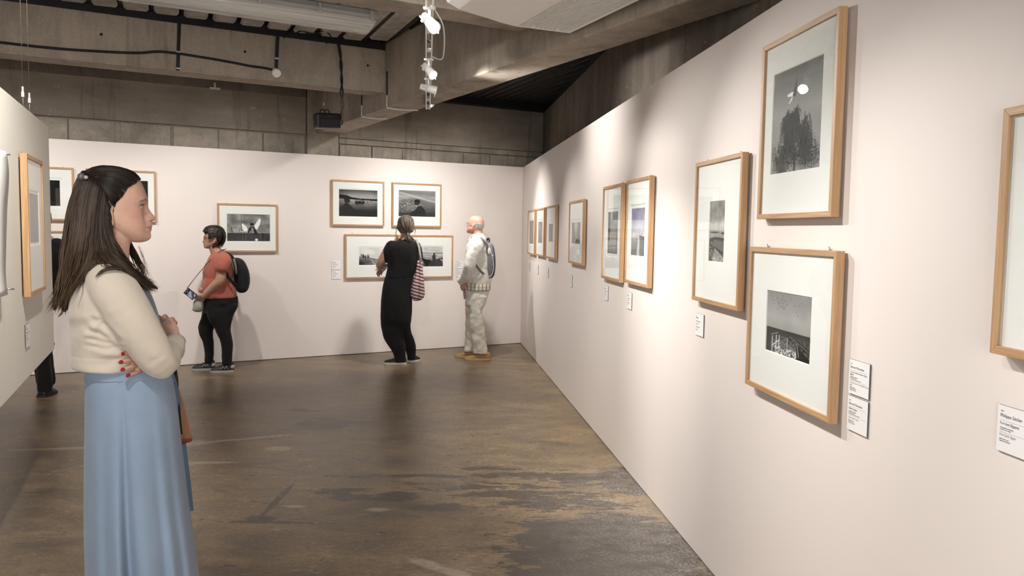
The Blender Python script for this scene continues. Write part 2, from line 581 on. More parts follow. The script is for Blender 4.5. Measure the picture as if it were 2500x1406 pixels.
    for (cx, cy, rx, ry, rot) in [(-1.95, 5.75, .55, .05, .42), (-2.3, 5.60, .25, .10, .3), (-2.05, 5.14, .32, .04, .1), (-1.62, 5.5, .12, .08, 0), (-2.55, 5.3, .6, .06, .9), (-2.2, 5.1, .22, .12, 0), (-3.0, 5.45, .5, .04, .2),
                                  (-1.2, 4.35, .1, .04, .0), (-.72, 4.32, .12, .05, 0), (-.3, 3.55, .3, .06, -.6), (.45, 3.3, .28, .13, 0)]:
        p = patch(cx, cy, rx, ry, .16, 1.3, rot)
        pale = p if pale is None else mth(nt, 'MAXIMUM', pale, p)
    col = mixc(nt, mth(nt, 'MULTIPLY', mth(nt, 'MULTIPLY', pale, ramp(nt, grit, [(.35, .3), (.6, 1.0)])), .7), col, (.50, .43, .34))
    # fine scratches
    sc1 = N(nt, 'ShaderNodeTexWave', {'Vector': coords(nt, rot=(0, 0, .5)), 'Scale': .8, 'Distortion': 22.0, 'Detail': 4.0, 'Detail Scale': 3.0}).outputs['Fac']
    scr = mth(nt, 'MULTIPLY', ramp(nt, sc1, [(.985, 0.0), (1.0, 1.0)]), ramp(nt, big, [(.4, 0.0), (.6, 1.0)]))
    col = mixc(nt, mth(nt, 'MULTIPLY', scr, .35), col, (.36, .31, .25))
    # tiny white paint specks
    vo = N(nt, 'ShaderNodeTexVoronoi', {'Vector': v, 'Scale': 5.0}, feature='F1').outputs[0]
    col = mixc(nt, ramp(nt, vo, [(.018, .8), (.03, 0.0)]), col, (.6, .56, .5))
    L(nt, col, bs.inputs['Base Color'])
    r = mth(nt, 'ADD', ramp(nt, mid, [(.3, .30), (.7, .40)]), mth(nt, 'MULTIPLY', w, .35))
    L(nt, r, bs.inputs['Roughness'])
    bs.inputs['Specular IOR Level'].default_value = .55
    bump(nt, bs, mth(nt, 'ADD', mth(nt, 'MULTIPLY', mid, .5), mth(nt, 'MULTIPLY', fine, .25)), .05, .004)
    return m


def structure(name, mb, mat, bevel=0.0, mat4=None, parent=None, label=None):
    o = mb.build(name, mat, parent, mat4, bevel)
    if parent is None: o['kind'] = 'structure'
    if label: o['label'] = label
    return o


structure('floor', MB().box((-7.6, -4.6, -.1), (3.2, 14, 0)), floor_material())

# white exhibition walls: sheets stand a few millimetres clear of the floor
structure('wall_back', MB().box((-8.5, 0, .006), (0, .07, 2.419)), MAT['wall_pink'], .002, M_BACK)
structure('wall_right', MB().box((0.0, 0, .006), (14.5, .09, 2.419)), MAT['wall_pink'], .002, M_RIGHT)
structure('gap_shade_1', MB().box((-8.5, .012, 0), (0.05, .06, .008)), MAT['card_edge'], 0, M_BACK)  # this and the next: dark strips standing in for shade under the sheets
structure('gap_shade_2', MB().box((0, .012, 0), (14.5, .06, .008)), MAT['card_edge'], 0, M_RIGHT)
# remaining walls of the room, behind and left of the viewer
structure('wall_left', MB().box((-7.6, -4.6, 0), (-7.5, 8, 3.4)), MAT['wall_pink'])
structure('wall_front', MB().box((-7.6, -4.7, 0), (3.2, -4.6, 3.4)), MAT['wall_pink'])

# raw concrete back wall above the white sheets: cast lintel, block course, pilaster
zt = 3.20
wb = structure('wall_rear_concrete', MB().box((-8.6, .19, 2.2), (.45, .34, zt + .2)), MAT['mortar'], 0, M_BACK)
structure('lintel', MB().box((-8.6, .15, 2.668), (-2.93, .19, zt)), MAT['conc_wall'], .004, M_BACK, None)['label'] = 'cast concrete lintel across the rear wall left of the pilaster'
structure('lintel', MB().box((-2.52, .15, 2.655), (.42, .19, zt)), MAT['conc_wall'], .004, M_BACK, None)['label'] = 'cast concrete lintel across the rear wall right of the pilaster'
structure('pilaster', MB().box((-2.915, .13, 2.2), (-2.535, .19, zt)), MAT['conc_block'], .005, M_BACK, None)['label'] = 'concrete pilaster carrying the end of the long beam'


def block_course(x0, x1, z0, z1, n, jit):
    e = np.linspace(x0, x1, n + 1)
    for i in range(n):
        a = e[i] + (RNG.uniform(-.03, .03) if 0 < i else 0) + .007
        b = e[i + 1] - .007
        MB().box((a, .155 + RNG.uniform(0, .012), z0 + .006), (b, .19, z1 - .008)).build('concrete_block', MAT['conc_block'], wb, None, .004)


wb_inv = None
block_course(-8.4, -2.93, 2.36, 2.655, 11, 0)
block_course(-2.52, .40, 2.36, 2.58, 7, 0)
MB().box((-2.52, .158, 2.585), (.40, .19, 2.65)).build('mortar_bed', MAT['conc_block'], wb, None, .006)
# concrete wall behind the right sheet wall, with two pour joints
e = [-.45, 2.02, 3.93, 5.9, 8.0, 10.2, 12.5, 14.5]
wr = structure('wall_right_concrete', MB().box((-.6, .34, 2.2), (14.5, .5, zt + .12)), MAT['card_edge'], 0, M_RIGHT)
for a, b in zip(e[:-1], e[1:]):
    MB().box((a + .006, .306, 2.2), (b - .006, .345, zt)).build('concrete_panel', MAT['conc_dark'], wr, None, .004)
MB().box((-.6, .33, zt), (14.5, .5, zt + .1)).build('recess_shade_strip', MAT['black_steel'], wr)  # black strip stands in for the shade above the wall top

# beams
BZ = 2.688
structure('ceiling_beam', MB().box((-2.8146, -14.0, BZ), (-2.512, .14, 3.36)), MAT['conc_beam'], .012, M_BACK)['label'] = 'long concrete beam running from the rear wall overhead'
structure('ceiling_beam', MB().box((-8.6, -2.23, 2.83), (-2.8146, -1.98, 3.225)), MAT['conc_beam'], .012, M_BACK)['label'] = 'concrete cross beam carrying the black cables'
structure('ceiling_beam', MB().box((-8.6, -5.02, 2.868), (-2.8146, -4.766, 3.36)), MAT['conc_beam'], .012, M_BACK)['label'] = 'near concrete cross beam above the spotlights'
structure('black_strip', MB().box((-8.6, -2.225, 3.225), (-2.8146, -1.99, 3.36)), MAT['black_steel'], 0, M_BACK)['label'] = 'black steel ledger on top of the cable beam'
structure('black_strip', MB().box((-8.6, .02, zt), (.42, .3, zt + .12)), MAT['black_steel'], 0, M_BACK)['label'] = 'black strip in place of shade on top of the rear wall'  # black colour replaces the shade of the recess over this wall
# dark ledge gap left of the pilaster with rough strip
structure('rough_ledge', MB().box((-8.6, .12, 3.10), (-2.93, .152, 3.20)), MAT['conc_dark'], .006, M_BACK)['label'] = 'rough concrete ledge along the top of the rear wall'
structure('steel_joist', MB().box((-.75, -3.2, 3.17), (.9, -3.1, 3.26), Matrix.Rotation(.0, 4, 'Z')), MAT['black_steel'], 0, M_BACK)['label'] = 'black steel joist under the metal deck on the right'


# metal deck: trapezoid ribs along the direction of the air conditioner
def deck(mb, s0, s1, t0, t1, period, z, depth, top):
    """ribs run along Ad; s across (An), t along (Ad)"""
    s = s0
    prof = []
    while s < s1:
        prof += [(s, z + depth), (s + period * .10, z + depth), (s + period * .20, z), (s + period * .90, z)]
        s += period
    def pt(s, t, zz): return An * s + Ad * t + np.array([0, 0, zz])
    mb.loft([[pt(a, t0, b) for a, b in prof], [pt(a, t1, b) for a, b in prof]], cap=False, smooth=False, closed=False)


MB_d = MB(); deck(MB_d, -4.6, 9.0, -4.5, 14.5, .115, 3.285, .035, 0)
ceil = structure('ceiling', MB().box((-8, -5, 3.345), (4, 15, 3.45)), MAT['black_steel'])
dk = MB_d.build('metal_deck', MAT['deck_dark'], ceil, None, 0, False); dk['kind'] = 'stuff'
# pale pans in the left bay between the two cross beams
k = 0
for s in np.arange(-3.4, 3.9, .222):
    # clip pans to the bay between the cross beams, left of the long beam
    def clip_t(s, m):      # t along Ad where the back-wall coordinate into the wall equals m
        base = An * s - K
        return (m - base @ Md) / (Ad @ Md)
    t0, t1 = clip_t(s + .1, -4.72), clip_t(s + .1, -2.30)
    p1 = An * (s + .1) + Ad * t1 - K
    while t1 > t0 and (An * (s + .18) + Ad * t1 - K) @ Bd > -2.86: t1 -= .02
    while t1 > t0 and (An * (s + .18) + Ad * t0 - K) @ Bd > -2.86: t0 += .02
    if t1 - t0 < .15: continue
    r = []
    for t in (t0, t1):
        r.append([An * (s + a) + Ad * t + np.array([0, 0, z]) for a, z in ((0.0, 3.28), (.02, 3.262), (.165, 3.262), (.185, 3.28))])
    MB().loft(r, True, False).build('deck_pan', MAT['deck_pale'], ceil)
# ------------------------------------------------------------------ photographic prints, drawn procedurally
class Canvas:
    def __init__(s, w, h, asp, base=.5):
        s.w, s.h = w, h
        s.u, s.v = np.meshgrid((np.arange(w) + .5) / w, (np.arange(h) + .5) / h)
        s.asp = asp                      # width / height, so that strokes keep their width
        s.g = np.full((h, w), float(base))
        s.rng = np.random.default_rng(w * 131 + h)

    def put(s, m, val):
        s.g = s.g * (1 - m) + val * m

    def grad(s, stops):
        p, c = zip(*stops)
        s.g = np.interp(s.v, p, c)

    def noise(s, n, amp, aspect=1.0):
        r = s.rng.random((max(2, int(n)) + 1, max(2, int(n * aspect)) + 1))
        y = s.v * (r.shape[0] - 1.001); x = s.u * (r.shape[1] - 1.001)
        i = y.astype(int); j = x.astype(int); fy = y - i; fx = x - j
        fy = fy * fy * (3 - 2 * fy); fx = fx * fx * (3 - 2 * fx)
        q = (r[i, j] * (1 - fx) + r[i, j + 1] * fx) * (1 - fy) + (r[i + 1, j] * (1 - fx) + r[i + 1, j + 1] * fx) * fy
        return (q - .5) * 2 * amp

    def ell(s, cx, cy, rx, ry, val, soft=.15, a=1.0, rot=0):
        x = (s.u - cx) * s.asp; y = s.v - cy
        c, q = math.cos(rot), math.sin(rot)
        d = np.hypot((x * c + y * q) / (rx * s.asp), (-x * q + y * c) / ry)
        s.put(np.clip((1 + soft - d) / (2 * soft), 0, 1) * a, val)

    def poly(s, pts, val, a=1.0):
        ins = np.zeros_like(s.g, bool)
        n = len(pts)
        for i in range(n):
            x0, y0 = pts[i]; x1, y1 = pts[(i + 1) % n]
            if y0 == y1: continue
            c = ((y0 > s.v) != (y1 > s.v)) & (s.u < (x1 - x0) * (s.v - y0) / (y1 - y0) + x0)
            ins ^= c
        s.put(ins * a, val)

    def line(s, p0, p1, wd, val, a=1.0):
        (x0, y0), (x1, y1) = p0, p1
        lo_x, hi_x = min(x0, x1) - wd * 2, max(x0, x1) + wd * 2
        lo_y, hi_y = min(y0, y1) - wd * 2, max(y0, y1) + wd * 2
        i0, i1 = max(0, int(lo_y * s.h) - 1), min(s.h, int(hi_y * s.h) + 2)
        j0, j1 = max(0, int(lo_x * s.w) - 1), min(s.w, int(hi_x * s.w) + 2)
        if i0 >= i1 or j0 >= j1: return
        X = s.u[i0:i1, j0:j1] * s.asp; Y = s.v[i0:i1, j0:j1]
        ax, bx = x0 * s.asp, x1 * s.asp
        dx, dy = bx - ax, y1 - y0
        t = np.clip(((X - ax) * dx + (Y - y0) * dy) / (dx * dx + dy * dy + 1e-12), 0, 1)
        d = np.hypot(X - ax - t * dx, Y - y0 - t * dy)
        m = np.clip(1.5 - d / wd, 0, 1) * a
        s.g[i0:i1, j0:j1] = s.g[i0:i1, j0:j1] * (1 - m) + val * m


def art_winged(c):
    c.g = .52 + c.noise(7, .12) + c.noise(30, .05)
    c.put((c.v < .30) * 1.0, .22); c.g += (c.v < .3) * c.noise(9, .03, 3)
    c.line((.33, .3), (.33, 1), .012, .42); c.line((.41, .3), (.41, 1), .008, .45)
    c.ell(.2, .42, .09, .07, .62); c.ell(.2, .36, .1, .05, .7); c.line((.09, .5), (.12, .33), .012, .15); c.line((.29, .45), (.27, .33), .01, .35)
    for k in range(5): c.line((.13 + .03 * k, .38), (.13 + .03 * k, .30), .006, .4)
    c.poly([(.335, .66), (.37, .65), (.44, .55), (.475, .47), (.47, .36), (.38, .37), (.345, .5)], .97)
    c.poly([(.63, .58), (.74, .84), (.765, .86), (.785, .78), (.76, .62), (.70, .44), (.655, .45)], .97)
    c.poly([(.47, .28), (.51, .48), (.55, .55), (.62, .54), (.67, .42), (.71, .29)], .16)
    c.poly([(.545, .30), (.56, .5), (.60, .5), (.63, .30)], .55); c.poly([(.5, .28), (.53, .42), (.57, .3)], .5)
    c.ell(.575, .60, .04, .075, .45); c.ell(.575, .635, .045, .05, .12)
    for k in range(4): c.line((.33 + k * .03, .28), (.33 + k * .03, .02), .012, .14 if k % 2 == 0 else .36)
    c.line((.31, .36), (.46, .36), .012, .82)
    c.ell(.68, .05, .035, .05, .95, .3); c.ell(.70, .18, .03, .08, .18)


def art_lake(c):
    c.grad([(0, .10), (.25, .20), (.45, .42), (.6, .62), (.66, .68), (.8, .60), (1, .30)])
    c.put(np.clip(np.hypot((c.u - .55) * 1.3, c.v - .6) - .45, 0, 1) * 1.1, .06)
    c.g += c.noise(60, .05, .2) * (c.v < .6)
    c.poly([(0, .82), (.08, .80), (.2, .79), (.3, .72), (.42, .70), (.6, .67), (1, .66), (1, .60), (.6, .62), (.3, .64), (0, .66)], .09)
    for k in range(26): c.ell(.35 + .025 * k, .655 + .012 * math.sin(k * 2.1), .016, .02, .07)
    c.poly([(.40, .53), (.67, .53), (.65, .48), (.43, .48)], .03)
    for k in range(9): c.ell(.43 + .027 * k, .56 + .01 * math.sin(k * 3), .011, .045, .03)
    for k in range(9): c.line((.43 + .027 * k, .48), (.43 + .027 * k, .40), .008, .12, .7)
    c.ell(.74, .56, .03, .014, .05); c.ell(.84, .56, .02, .012, .06)
    c.ell(.20, .62, .075, .13, .15); c.ell(.205, .71, .09, .05, .12)
    c.poly([(.27, .62), (.295, .56), (.28, .53), (.25, .5)], .15)
    c.poly([(.09, .40), (.16, .50), (.26, .47), (.30, .37), (.42, .26), (.6, .2), (1, .2), (1, 0), (0, 0), (0, .28)], .15)
    c.ell(.32, .36, .02, .03, .15)


def art_sea(c):
    c.grad([(0, .25), (.3, .33), (.5, .42), (.6, .48), (.75, .60), (.9, .45), (1, .5)])
    c.g += c.noise(5, .10, .5) + c.noise(22, .03, .6)
    c.put(np.clip(1 - np.abs(c.v - (.92 - .35 * c.u)) / .05, 0, 1) * .6, .85)
    c.put(np.clip((.6 - c.v) / .3, 0, 1) * (c.u > .6) * .6, .28)
    m = (c.v < .65) & (c.u < .48)
    c.g += m * c.noise(55, .16, .6)
    c.ell(.5, .55, .075, .10, .10); c.ell(.47, .50, .04, .075, .16); c.ell(.50, .60, .075, .06, .05)
    c.ell(.472, .41, .02, .012, .9)
    c.poly([(.36, .18), (.45, .26), (.52, .40), (.60, .42), (.68, .32), (.73, .2), (.73, 0), (.3, 0), (.3, .15)], .11)
    c.put((c.v < .15) * .6, .16)


def art_dune(c):
    c.g = .88 + c.noise(4, .05)
    c.poly([(0, .5), (.25, .46), (.5, .42), (.75, .36), (1, .22), (1, 0), (0, 0)], .66)
    m = (c.v < .46 - .2 * c.u)
    c.g += m * c.noise(16, .28, 1.4) + m * c.noise(40, .1)
    c.put(m * np.clip(1 - np.hypot(c.u, c.v * 1.4) / .75, 0, 1), .08)
    for i, (x, h) in enumerate([(.09, .2), (.16, .22), (.18, .2), (.235, .2), (.28, .19), (.36, .26), (.41, .27)]):
        b = .44 - .03 * i / 2
        c.poly([(x - .016, b), (x - .018, b + h * .7), (x + .018, b + h * .7), (x + .014, b)], .10)
        c.ell(x, b + h * .85, .012, .03, .08)
        c.line((x, b), (x - .09, b - .22), .02, .25, .55)
    c.line((.45, .38), (.75, .28), .012, .1)


def art_prow(c):
    c.grad([(0, .25), (.4, .62), (.66, .75), (.69, .66), (.71, .82), (1, .78)])
    c.g += c.noise(10, .06) + (c.v < .6) * c.noise(24, .12, .7)
    c.line((0, .70), (1, .67), .008, .2)
    c.poly([(.28, .55), (.42, .40), (.66, .30), (.74, 0), (.50, 0), (.42, .3)], .12)
    c.line((.28, .56), (.45, .40), .012, .08)
    c.poly([(.70, .3), (.685, .52), (.72, .60), (.78, .58), (.80, .35), (.9, .42), (1, .44), (1, 0), (.55, 0), (.64, .25)], .24)
    c.ell(.745, .64, .022, .05, .12)
    for k in range(3): c.line((.92 + k * .03, .36), (.99, .27 - .02 * k), .01, .85)


def art_night(c):
    c.g = .035 + c.noise(6, .015)
    c.put(np.clip(1 - np.abs(c.v - .62) / .02, 0, 1) * .4, .12)
    c.poly([(0, .28), (1, .16), (1, 0), (0, 0)], .13)
    c.poly([(0, .16), (.75, .03), (.6, 0), (0, .10)], .75)
    c.ell(.42, .47, .035, .02, .95); c.ell(.5, .5, .18, .05, .09)


def art_night2(c):
    c.g = .06 + c.noise(5, .04) + c.noise(20, .015)
    c.poly([(0, .30), (.5, .38), (1, .28), (1, 0), (0, 0)], .03)
    c.ell(.7, .75, .15, .08, .14, .6)


def art_room(c):
    c.g = .055 + c.noise(4, .03)
    c.poly([(.72, 1), (.8, .5), (1, .3), (1, 1)], .12); c.poly([(.3, .0), (.5, .4), (.6, 0)], .2)
    c.line((.78, 0), (.86, 1), .015, .02)


def art_mist(c):
    c.grad([(0, .50), (.5, .55), (1, .50)]); c.g += c.noise(4, .03)


def art_mist_light(c):
    art_mist(c); c.ell(.35, .75, .2, .2, .66, .6)


def art_gleam(c):
    c.grad([(0, .50), (.5, .55), (1, .50)]); c.g += c.noise(6, .03)
    d = np.abs(c.u - .5) / (.04 + .34 * c.v)
    c.put(np.clip(1.2 - d, 0, 1) * np.clip(c.v * 1.5 - .15, 0, 1) * .8, .90)


def art_statues(c):
    c.grad([(0, .42), (.3, .5), (.45, .45), (.5, .6), (1, .62)]); c.g += c.noise(9, .07)
    c.poly([(0, 1), (.22, 1), (.26, .5), (.2, .3), (0, .3)], .30)
    for x in (.3, .55, .75):
        c.ell(x, .25, .11, .2, .62, .4); c.ell(x, .47, .05, .06, .6, .3)
    c.line((0, .16), (1, .2), .012, .38)


def art_tower(c):
    c.grad([(0, .45), (.3, .56), (.42, .78), (.6, .80), (1, .62)]); c.g += c.noise(5, .06)
    c.poly([(.62, 0), (.62, .40), (1, .37), (1, 0)], .45); c.line((.58, .415), (1, .385), .012, .15)
    c.poly([(.45, 0), (.56, .44), (.64, .4), (.66, 0)], .76)
    c.ell(.80, .45, .02, .035, .1); c.line((.80, .45), (.80, .52), .006, .12); c.line((.64, .46), (.66, .60), .004, .25)
    c.line((.95, .0), (.96, .36), .02, .3)


def art_terrace(c):
    c.grad([(0, .3), (.3, .34), (.38, .50), (.45, .62), (.5, .60), (.53, .75), (.62, .82), (.72, .58), (.85, .48), (1, .55)])
    c.g += c.noise(6, .09, .6) * (c.v > .5) + c.noise(14, .05)
    c.ell(.35, .485, .3, .015, .38); c.ell(.9, .47, .12, .02, .2)
    c.poly([(0, .37), (.42, .40), (1, .385), (1, .05), (.4, .22), (0, .12)], .22)
    for k in range(9):
        x = .32 + k * .075
        c.line((x, .36 - .004 * k), (x + .01, .24 - .012 * k), .008, .62)
    c.line((.05, .37), (.40, .395), .012, .12); c.line((.40, .395), (1, .375), .012, .12)
    c.line((.4, .23), (1, .13), .012, .10)
    c.poly([(.4, .22), (1, .06), (1, 0), (.15, 0)], .62); c.g += (c.v < .18) * c.noise(18, .12, .6)
    for k in range(22):
        c.ell(.05 + c.rng.random() * .2, c.rng.random() * .34, .05, .012, .15 + .6 * c.rng.random(), .3)
    for k in range(14):
        c.ell(.3 + c.rng.random() * .45, c.rng.random() * .06, .05, .015, .4 + .5 * c.rng.random(), .3)


def art_willow(c):
    c.grad([(0, .62), (.3, .66), (.6, .64), (.8, .52), (1, .40)])
    c.g += c.noise(5, .05)
    c.put(np.clip((np.hypot((c.u - .45) * 1.1, (c.v - .72)) - .35), 0, 1) * .5, .42)
    rng = c.rng

    def branch(x, y, ang, ln, wd, dep):
        px, py = x, y
        n = 6
        for i in range(n):
            ang += rng.uniform(-.28, .28)
            qx, qy = px + ln / n * math.sin(ang) / c.asp, py + ln / n * math.cos(ang)
            c.line((px, py), (qx, qy), wd * (1 - .6 * i / n), .08)
            px, py = qx, qy
            if dep > 0 and i > 0:
                for sd in (-1, 1):
                    if rng.random() < .48: branch(px, py, ang + sd * rng.uniform(.5, 1.1), ln * rng.uniform(.45, .7), wd * .55, dep - 1)
            if dep <= 1:
                droop(px, py)

    def droop(x, y):
        d = rng.uniform(.05, .20); sx = rng.uniform(-.03, .03); px, py = x, y
        v = rng.uniform(.03, .30)
        for i in range(4):
            qx, qy = px + sx * (1 - i / 4) + rng.uniform(-.008, .008), py - d / 4 * (1.2 if i else -.15)
            if qy < 0: break
            c.line((px, py), (qx, qy), .0023, v, .85)
            px, py = qx, qy
    for (cx, cy, rx, ry) in [(.25, .1, .26, .12), (.75, .14, .26, .12), (.5, .2, .45, .14)]:
        m = np.clip(1.3 - np.hypot((c.u - cx) / rx, (c.v - cy) / ry), 0, 1)
        c.g -= m * np.abs(c.noise(60, .75, .5)) - m * .08
    c.put((c.v < .07) * np.clip(1 - np.abs(c.u - .22) / .14, 0, 1), .12)
    c.line((.5, 0), (.49, .2), .018, .06); c.line((.49, .2), (.45, .36), .010, .06)
    branch(.48, .20, .05, .24, .008, 3); branch(.47, .22, -.6, .20, .006, 2); branch(.5, .20, .7, .22, .006, 2)
    branch(.48, .16, -1.15, .20, .006, 2); branch(.5, .16, 1.15, .22, .006, 2); branch(.46, .34, -.1, .14, .005, 2)
    for k in range(260):
        x = .03 + .94 * rng.random(); top = .575 - .70 * abs(x - .43)
        droop(x, max(.05, top * (.25 + .75 * rng.random())))
    for (x, y) in [(.30, .21), (.40, .22), (.62, .27), (.71, .27)]: c.poly([(x - .03, y + .02), (x + .03, y + .025), (x + .012, y), (x + .014, y - .035), (x - .008, y - .035)], .05)
    # the gull
    c.poly([(.43, .775), (.47, .85), (.475, .90), (.488, .88), (.495, .82), (.475, .735), (.44, .72)], .30)
    c.poly([(.43, .755), (.40, .77), (.30, .755), (.30, .735), (.41, .722)], .97)
    c.poly([(.42, .72), (.38, .71), (.33, .665), (.345, .66), (.40, .69)], .93)
    c.ell(.45, .735, .035, .018, .32)


def art_ship(c):
    c.grad([(0, .3), (.30, .3), (.36, .22), (.40, .20), (.405, .62), (.6, .68), (1, .56)])
    c.g += c.noise(6, .025)
    for k in range(34):
        x, y = .4 + c.rng.normal() * .2, .82 + c.rng.normal() * .06
        c.line((x, y), (x + .016, y + .004), .0045, .3)
    m = (c.v < .30)
    c.g += m * c.noise(45, .18, 1.3); c.put(m * (c.v < .12) * (c.u > .2) * (c.u < .75) * (c.noise(40, 1) > .1) * .9, .9)
    c.put((c.u < .1) * (c.v < .4) * .8, .20)
    c.ell(.43, .12, .3, .1, .7, .3, .35)
    c.line((.12, .275), (.28, .325), .024, .25); c.line((.28, .325), (.55, .32), .022, .22); c.line((.55, .32), (.72, .27), .02, .2); c.line((.72, .27), (.97, .15), .024, .14)
    c.line((.13, .29), (.28, .34), .006, .6); c.line((.55, .33), (.97, .165), .005, .55)
    for x, y0 in [(.15, .26), (.24, .29), (.31, .3)]: c.line((x, y0), (x, .0), .010, .94)
    c.line((.5, .3), (.5, .14), .007, .75); c.line((.14, .10), (.3, .22), .008, .9)
    c.poly([(.72, .26), (.80, .16), (.92, .10), (1, .05), (1, 0), (.72, 0), (.70, .16)], .12)
    c.line((.72, .25), (.76, .05), .012, .6)


TINT = {'art_statues': (.95, .97, .92), 'art_tower': (.93, .94, 1.0), 'art_mist': (1, .95, .90), 'art_mist_light': (1, .95, .90), 'art_terrace': (1, .98, .95)}


def print_mesh(fn, w, h, nx, ny):
    c = Canvas(nx, ny, w / h)
    fn(c)
    g = np.clip(c.g, .01, .97)
    g = np.where(g < .04045, g / 12.92, ((g + .055) / 1.055) ** 2.4)
    tint = np.array(TINT.get(fn.__name__, (1, 1, .99)))
    col = np.ones((ny, nx, 4), np.float32); col[..., :3] = g[..., None] * tint * .95
    if fn.__name__ in ('art_tower', 'art_statues'):
        top = np.clip((c.v - .45) * 3, 0, 1)[..., None] * np.clip(1.3 - c.u, .3, 1)[..., None]
        col[..., :3] *= 1 - top * np.array([.30, .30, .0]) * (1.0 if fn.__name__ == 'art_tower' else .5)
    # one quad per picture cell, coloured per face corner
    xs = np.linspace(-w / 2, w / 2, nx + 1); zs = np.linspace(0, h, ny + 1)
    X, Z = np.meshgrid(xs, zs)
    V = np.stack([X, np.zeros_like(X), Z], -1).reshape(-1, 3)
    i = np.arange(ny)[:, None] * (nx + 1) + np.arange(nx)[None]
    q = np.stack([i, i + 1, i + nx + 2, i + nx + 1], -1).reshape(-1, 4)
    me = bpy.data.meshes.new('photo_print')
    me.vertices.add(len(V)); me.vertices.foreach_set('co', V.ravel().astype(np.float32))
    me.loops.add(q.size); me.loops.foreach_set('vertex_index', q.ravel().astype(np.int32))
    me.polygons.add(len(q)); me.polygons.foreach_set('loop_start', np.arange(0, q.size, 4, dtype=np.int32))
    me.update(calc_edges=True)
    a = me.color_attributes.new('Col', 'FLOAT_COLOR', 'CORNER')
    a.data.foreach_set('color', np.repeat(col.reshape(-1, 4), 4, axis=0).ravel())
    me.materials.append(MAT['print'])
    return me


FR_W, FR_D, FR_OFF = .019, .028, .007


def picture(mw, x0, x1, z0, z1, art, pr, res, label, hooks=(.15, .85), margin=None, rail_w=FR_W, group=None):
    """one framed photograph on the wall whose matrix is mw; pr: print rectangle x0,x1,z0,z1"""
    cx = (x0 + x1) / 2; w = x1 - x0; h = z1 - z0
    t = empty('framed_photograph', mw @ Matrix.Translation((cx, 0, z0)))
    tag(t, label, 'picture', group)
    yf, yb = -(FR_OFF + FR_D), -FR_OFF
    # four mitred rails, each built along its own local x axis
    for ang, ln, c in ((0, w, (0, 0)), (PI, w, (0, h)), (-PI / 2, h, (-w / 2, h / 2)), (PI / 2, h, (w / 2, h / 2))):
        a = ln / 2; b = rail_w
        mb = MB()
        v = [(-a, yf, 0), (a, yf, 0), (a - b, yf, b), (-a + b, yf, b), (-a, yb, 0), (a, yb, 0), (a - b, yb, b), (-a + b, yb, b)]
        mb.add(v, [(0, 1, 2, 3), (5, 4, 7, 6), (0, 4, 5, 1), (3, 2, 6, 7), (0, 3, 7, 4), (1, 5, 6, 2)])
        m = Matrix.Translation((c[0], 0, c[1])) @ Matrix.Rotation(-ang, 4, 'Y')
        mb.build('frame_rail', MAT['oak'], t, m, .0012)
    ix, iz = w / 2 - rail_w, rail_w
    # mat board with a bevelled window
    p0, p1, q0, q1 = pr[0] - cx, pr[1] - cx, pr[2] - z0, pr[3] - z0
    ym = yf + .009
    mg = margin or 0.0
    a0, a1, b0, b1 = p0 - mg, p1 + mg, q0 - mg, q1 + mg
    o = [(-ix, iz), (ix, iz), (ix, h - iz), (-ix, h - iz)]
    i1 = [(a0 - .003, b0 - .003), (a1 + .003, b0 - .003), (a1 + .003, b1 + .003), (a0 - .003, b1 + .003)]
    i2 = [(a0, b0), (a1, b0), (a1, b1), (a0, b1)]
    mb = MB()
    v = [(x, ym, z) for x, z in o] + [(x, ym, z) for x, z in i1] + [(x, ym + .003, z) for x, z in i2]
    f = [(k, (k + 1) % 4, 4 + (k + 1) % 4, 4 + k) for k in range(4)] + [(4 + k, 4 + (k + 1) % 4, 8 + (k + 1) % 4, 8 + k) for k in range(4)]
    mb.add(v, f)
    mb.build('mat_board', MAT['mat_board'], t)
    if mg: MB().box((a0 - .001, ym + .0032, b0 - .001), (a1 + .001, ym + .004, b1 + .001)).build('paper_margin', MAT['card'], t)
    me = print_mesh(art, p1 - p0, q1 - q0, *res)
    link_mesh('photo_print', me, None, t, Matrix.Translation(((p0 + p1) / 2, ym + .003, q0)))
    MB().box((-ix - .003, yf + .004, iz - .003), (ix + .003, yf + .006, h - iz + .003)).build('glass_pane', MAT['glass'], t)
    MB().box((-ix - .004, yb - .006, iz - .004), (ix + .004, yb - .003, h - iz + .004)).build('backing_board', MAT['back_board'], t)
    for q in hooks:
        x = -w / 2 + w * q
        mb = MB()
        mb.box((x - .003, yb, h - .02), (x + .003, 0, h + .003))
        mb.tube([(x, yb * .5, h), (x, yb * .5 - .002, h + .008), (x, yb * .5 - .005, h + .012)], .0016, 6)
        mb.build('wall_hook', MAT['hook'], t)
    return t


R = M_RIGHT
MAST = 'slim oak frame with {} on the right wall, {}'
picture(R, .845, 1.475, 1.266, 1.808, art_mist, (.945, 1.335, 1.398, 1.678), (40, 40), 'oak framed grey misty print in the far corner, leftmost of three small neighbours', margin=.012)
picture(R, 1.595, 2.235, 1.270, 1.809, art_mist_light, (1.735, 2.05, 1.42, 1.657), (40, 40), 'oak framed grey print with a pale glow, middle of three small neighbours', margin=.03)
picture(R, 2.375, 3.015, 1.268, 1.813, art_mist, (2.53, 2.80, 1.446, 1.629), (40, 40), 'oak framed print with the smallest grey image, rightmost of three small neighbours', margin=.03)
picture(R, 3.775, 4.425, 1.272, 1.818, art_gleam, (3.875, 4.26, 1.448, 1.632), (60, 50), 'oak framed print of a white gleam on grey, hanging alone on the right wall', margin=.025)
picture(R, 5.155, 5.715, 1.218, 1.875, art_statues, (5.29, 5.58, 1.403, 1.693), (50, 110), 'oak framed print of pale statues, left one of a tight pair', margin=.02)
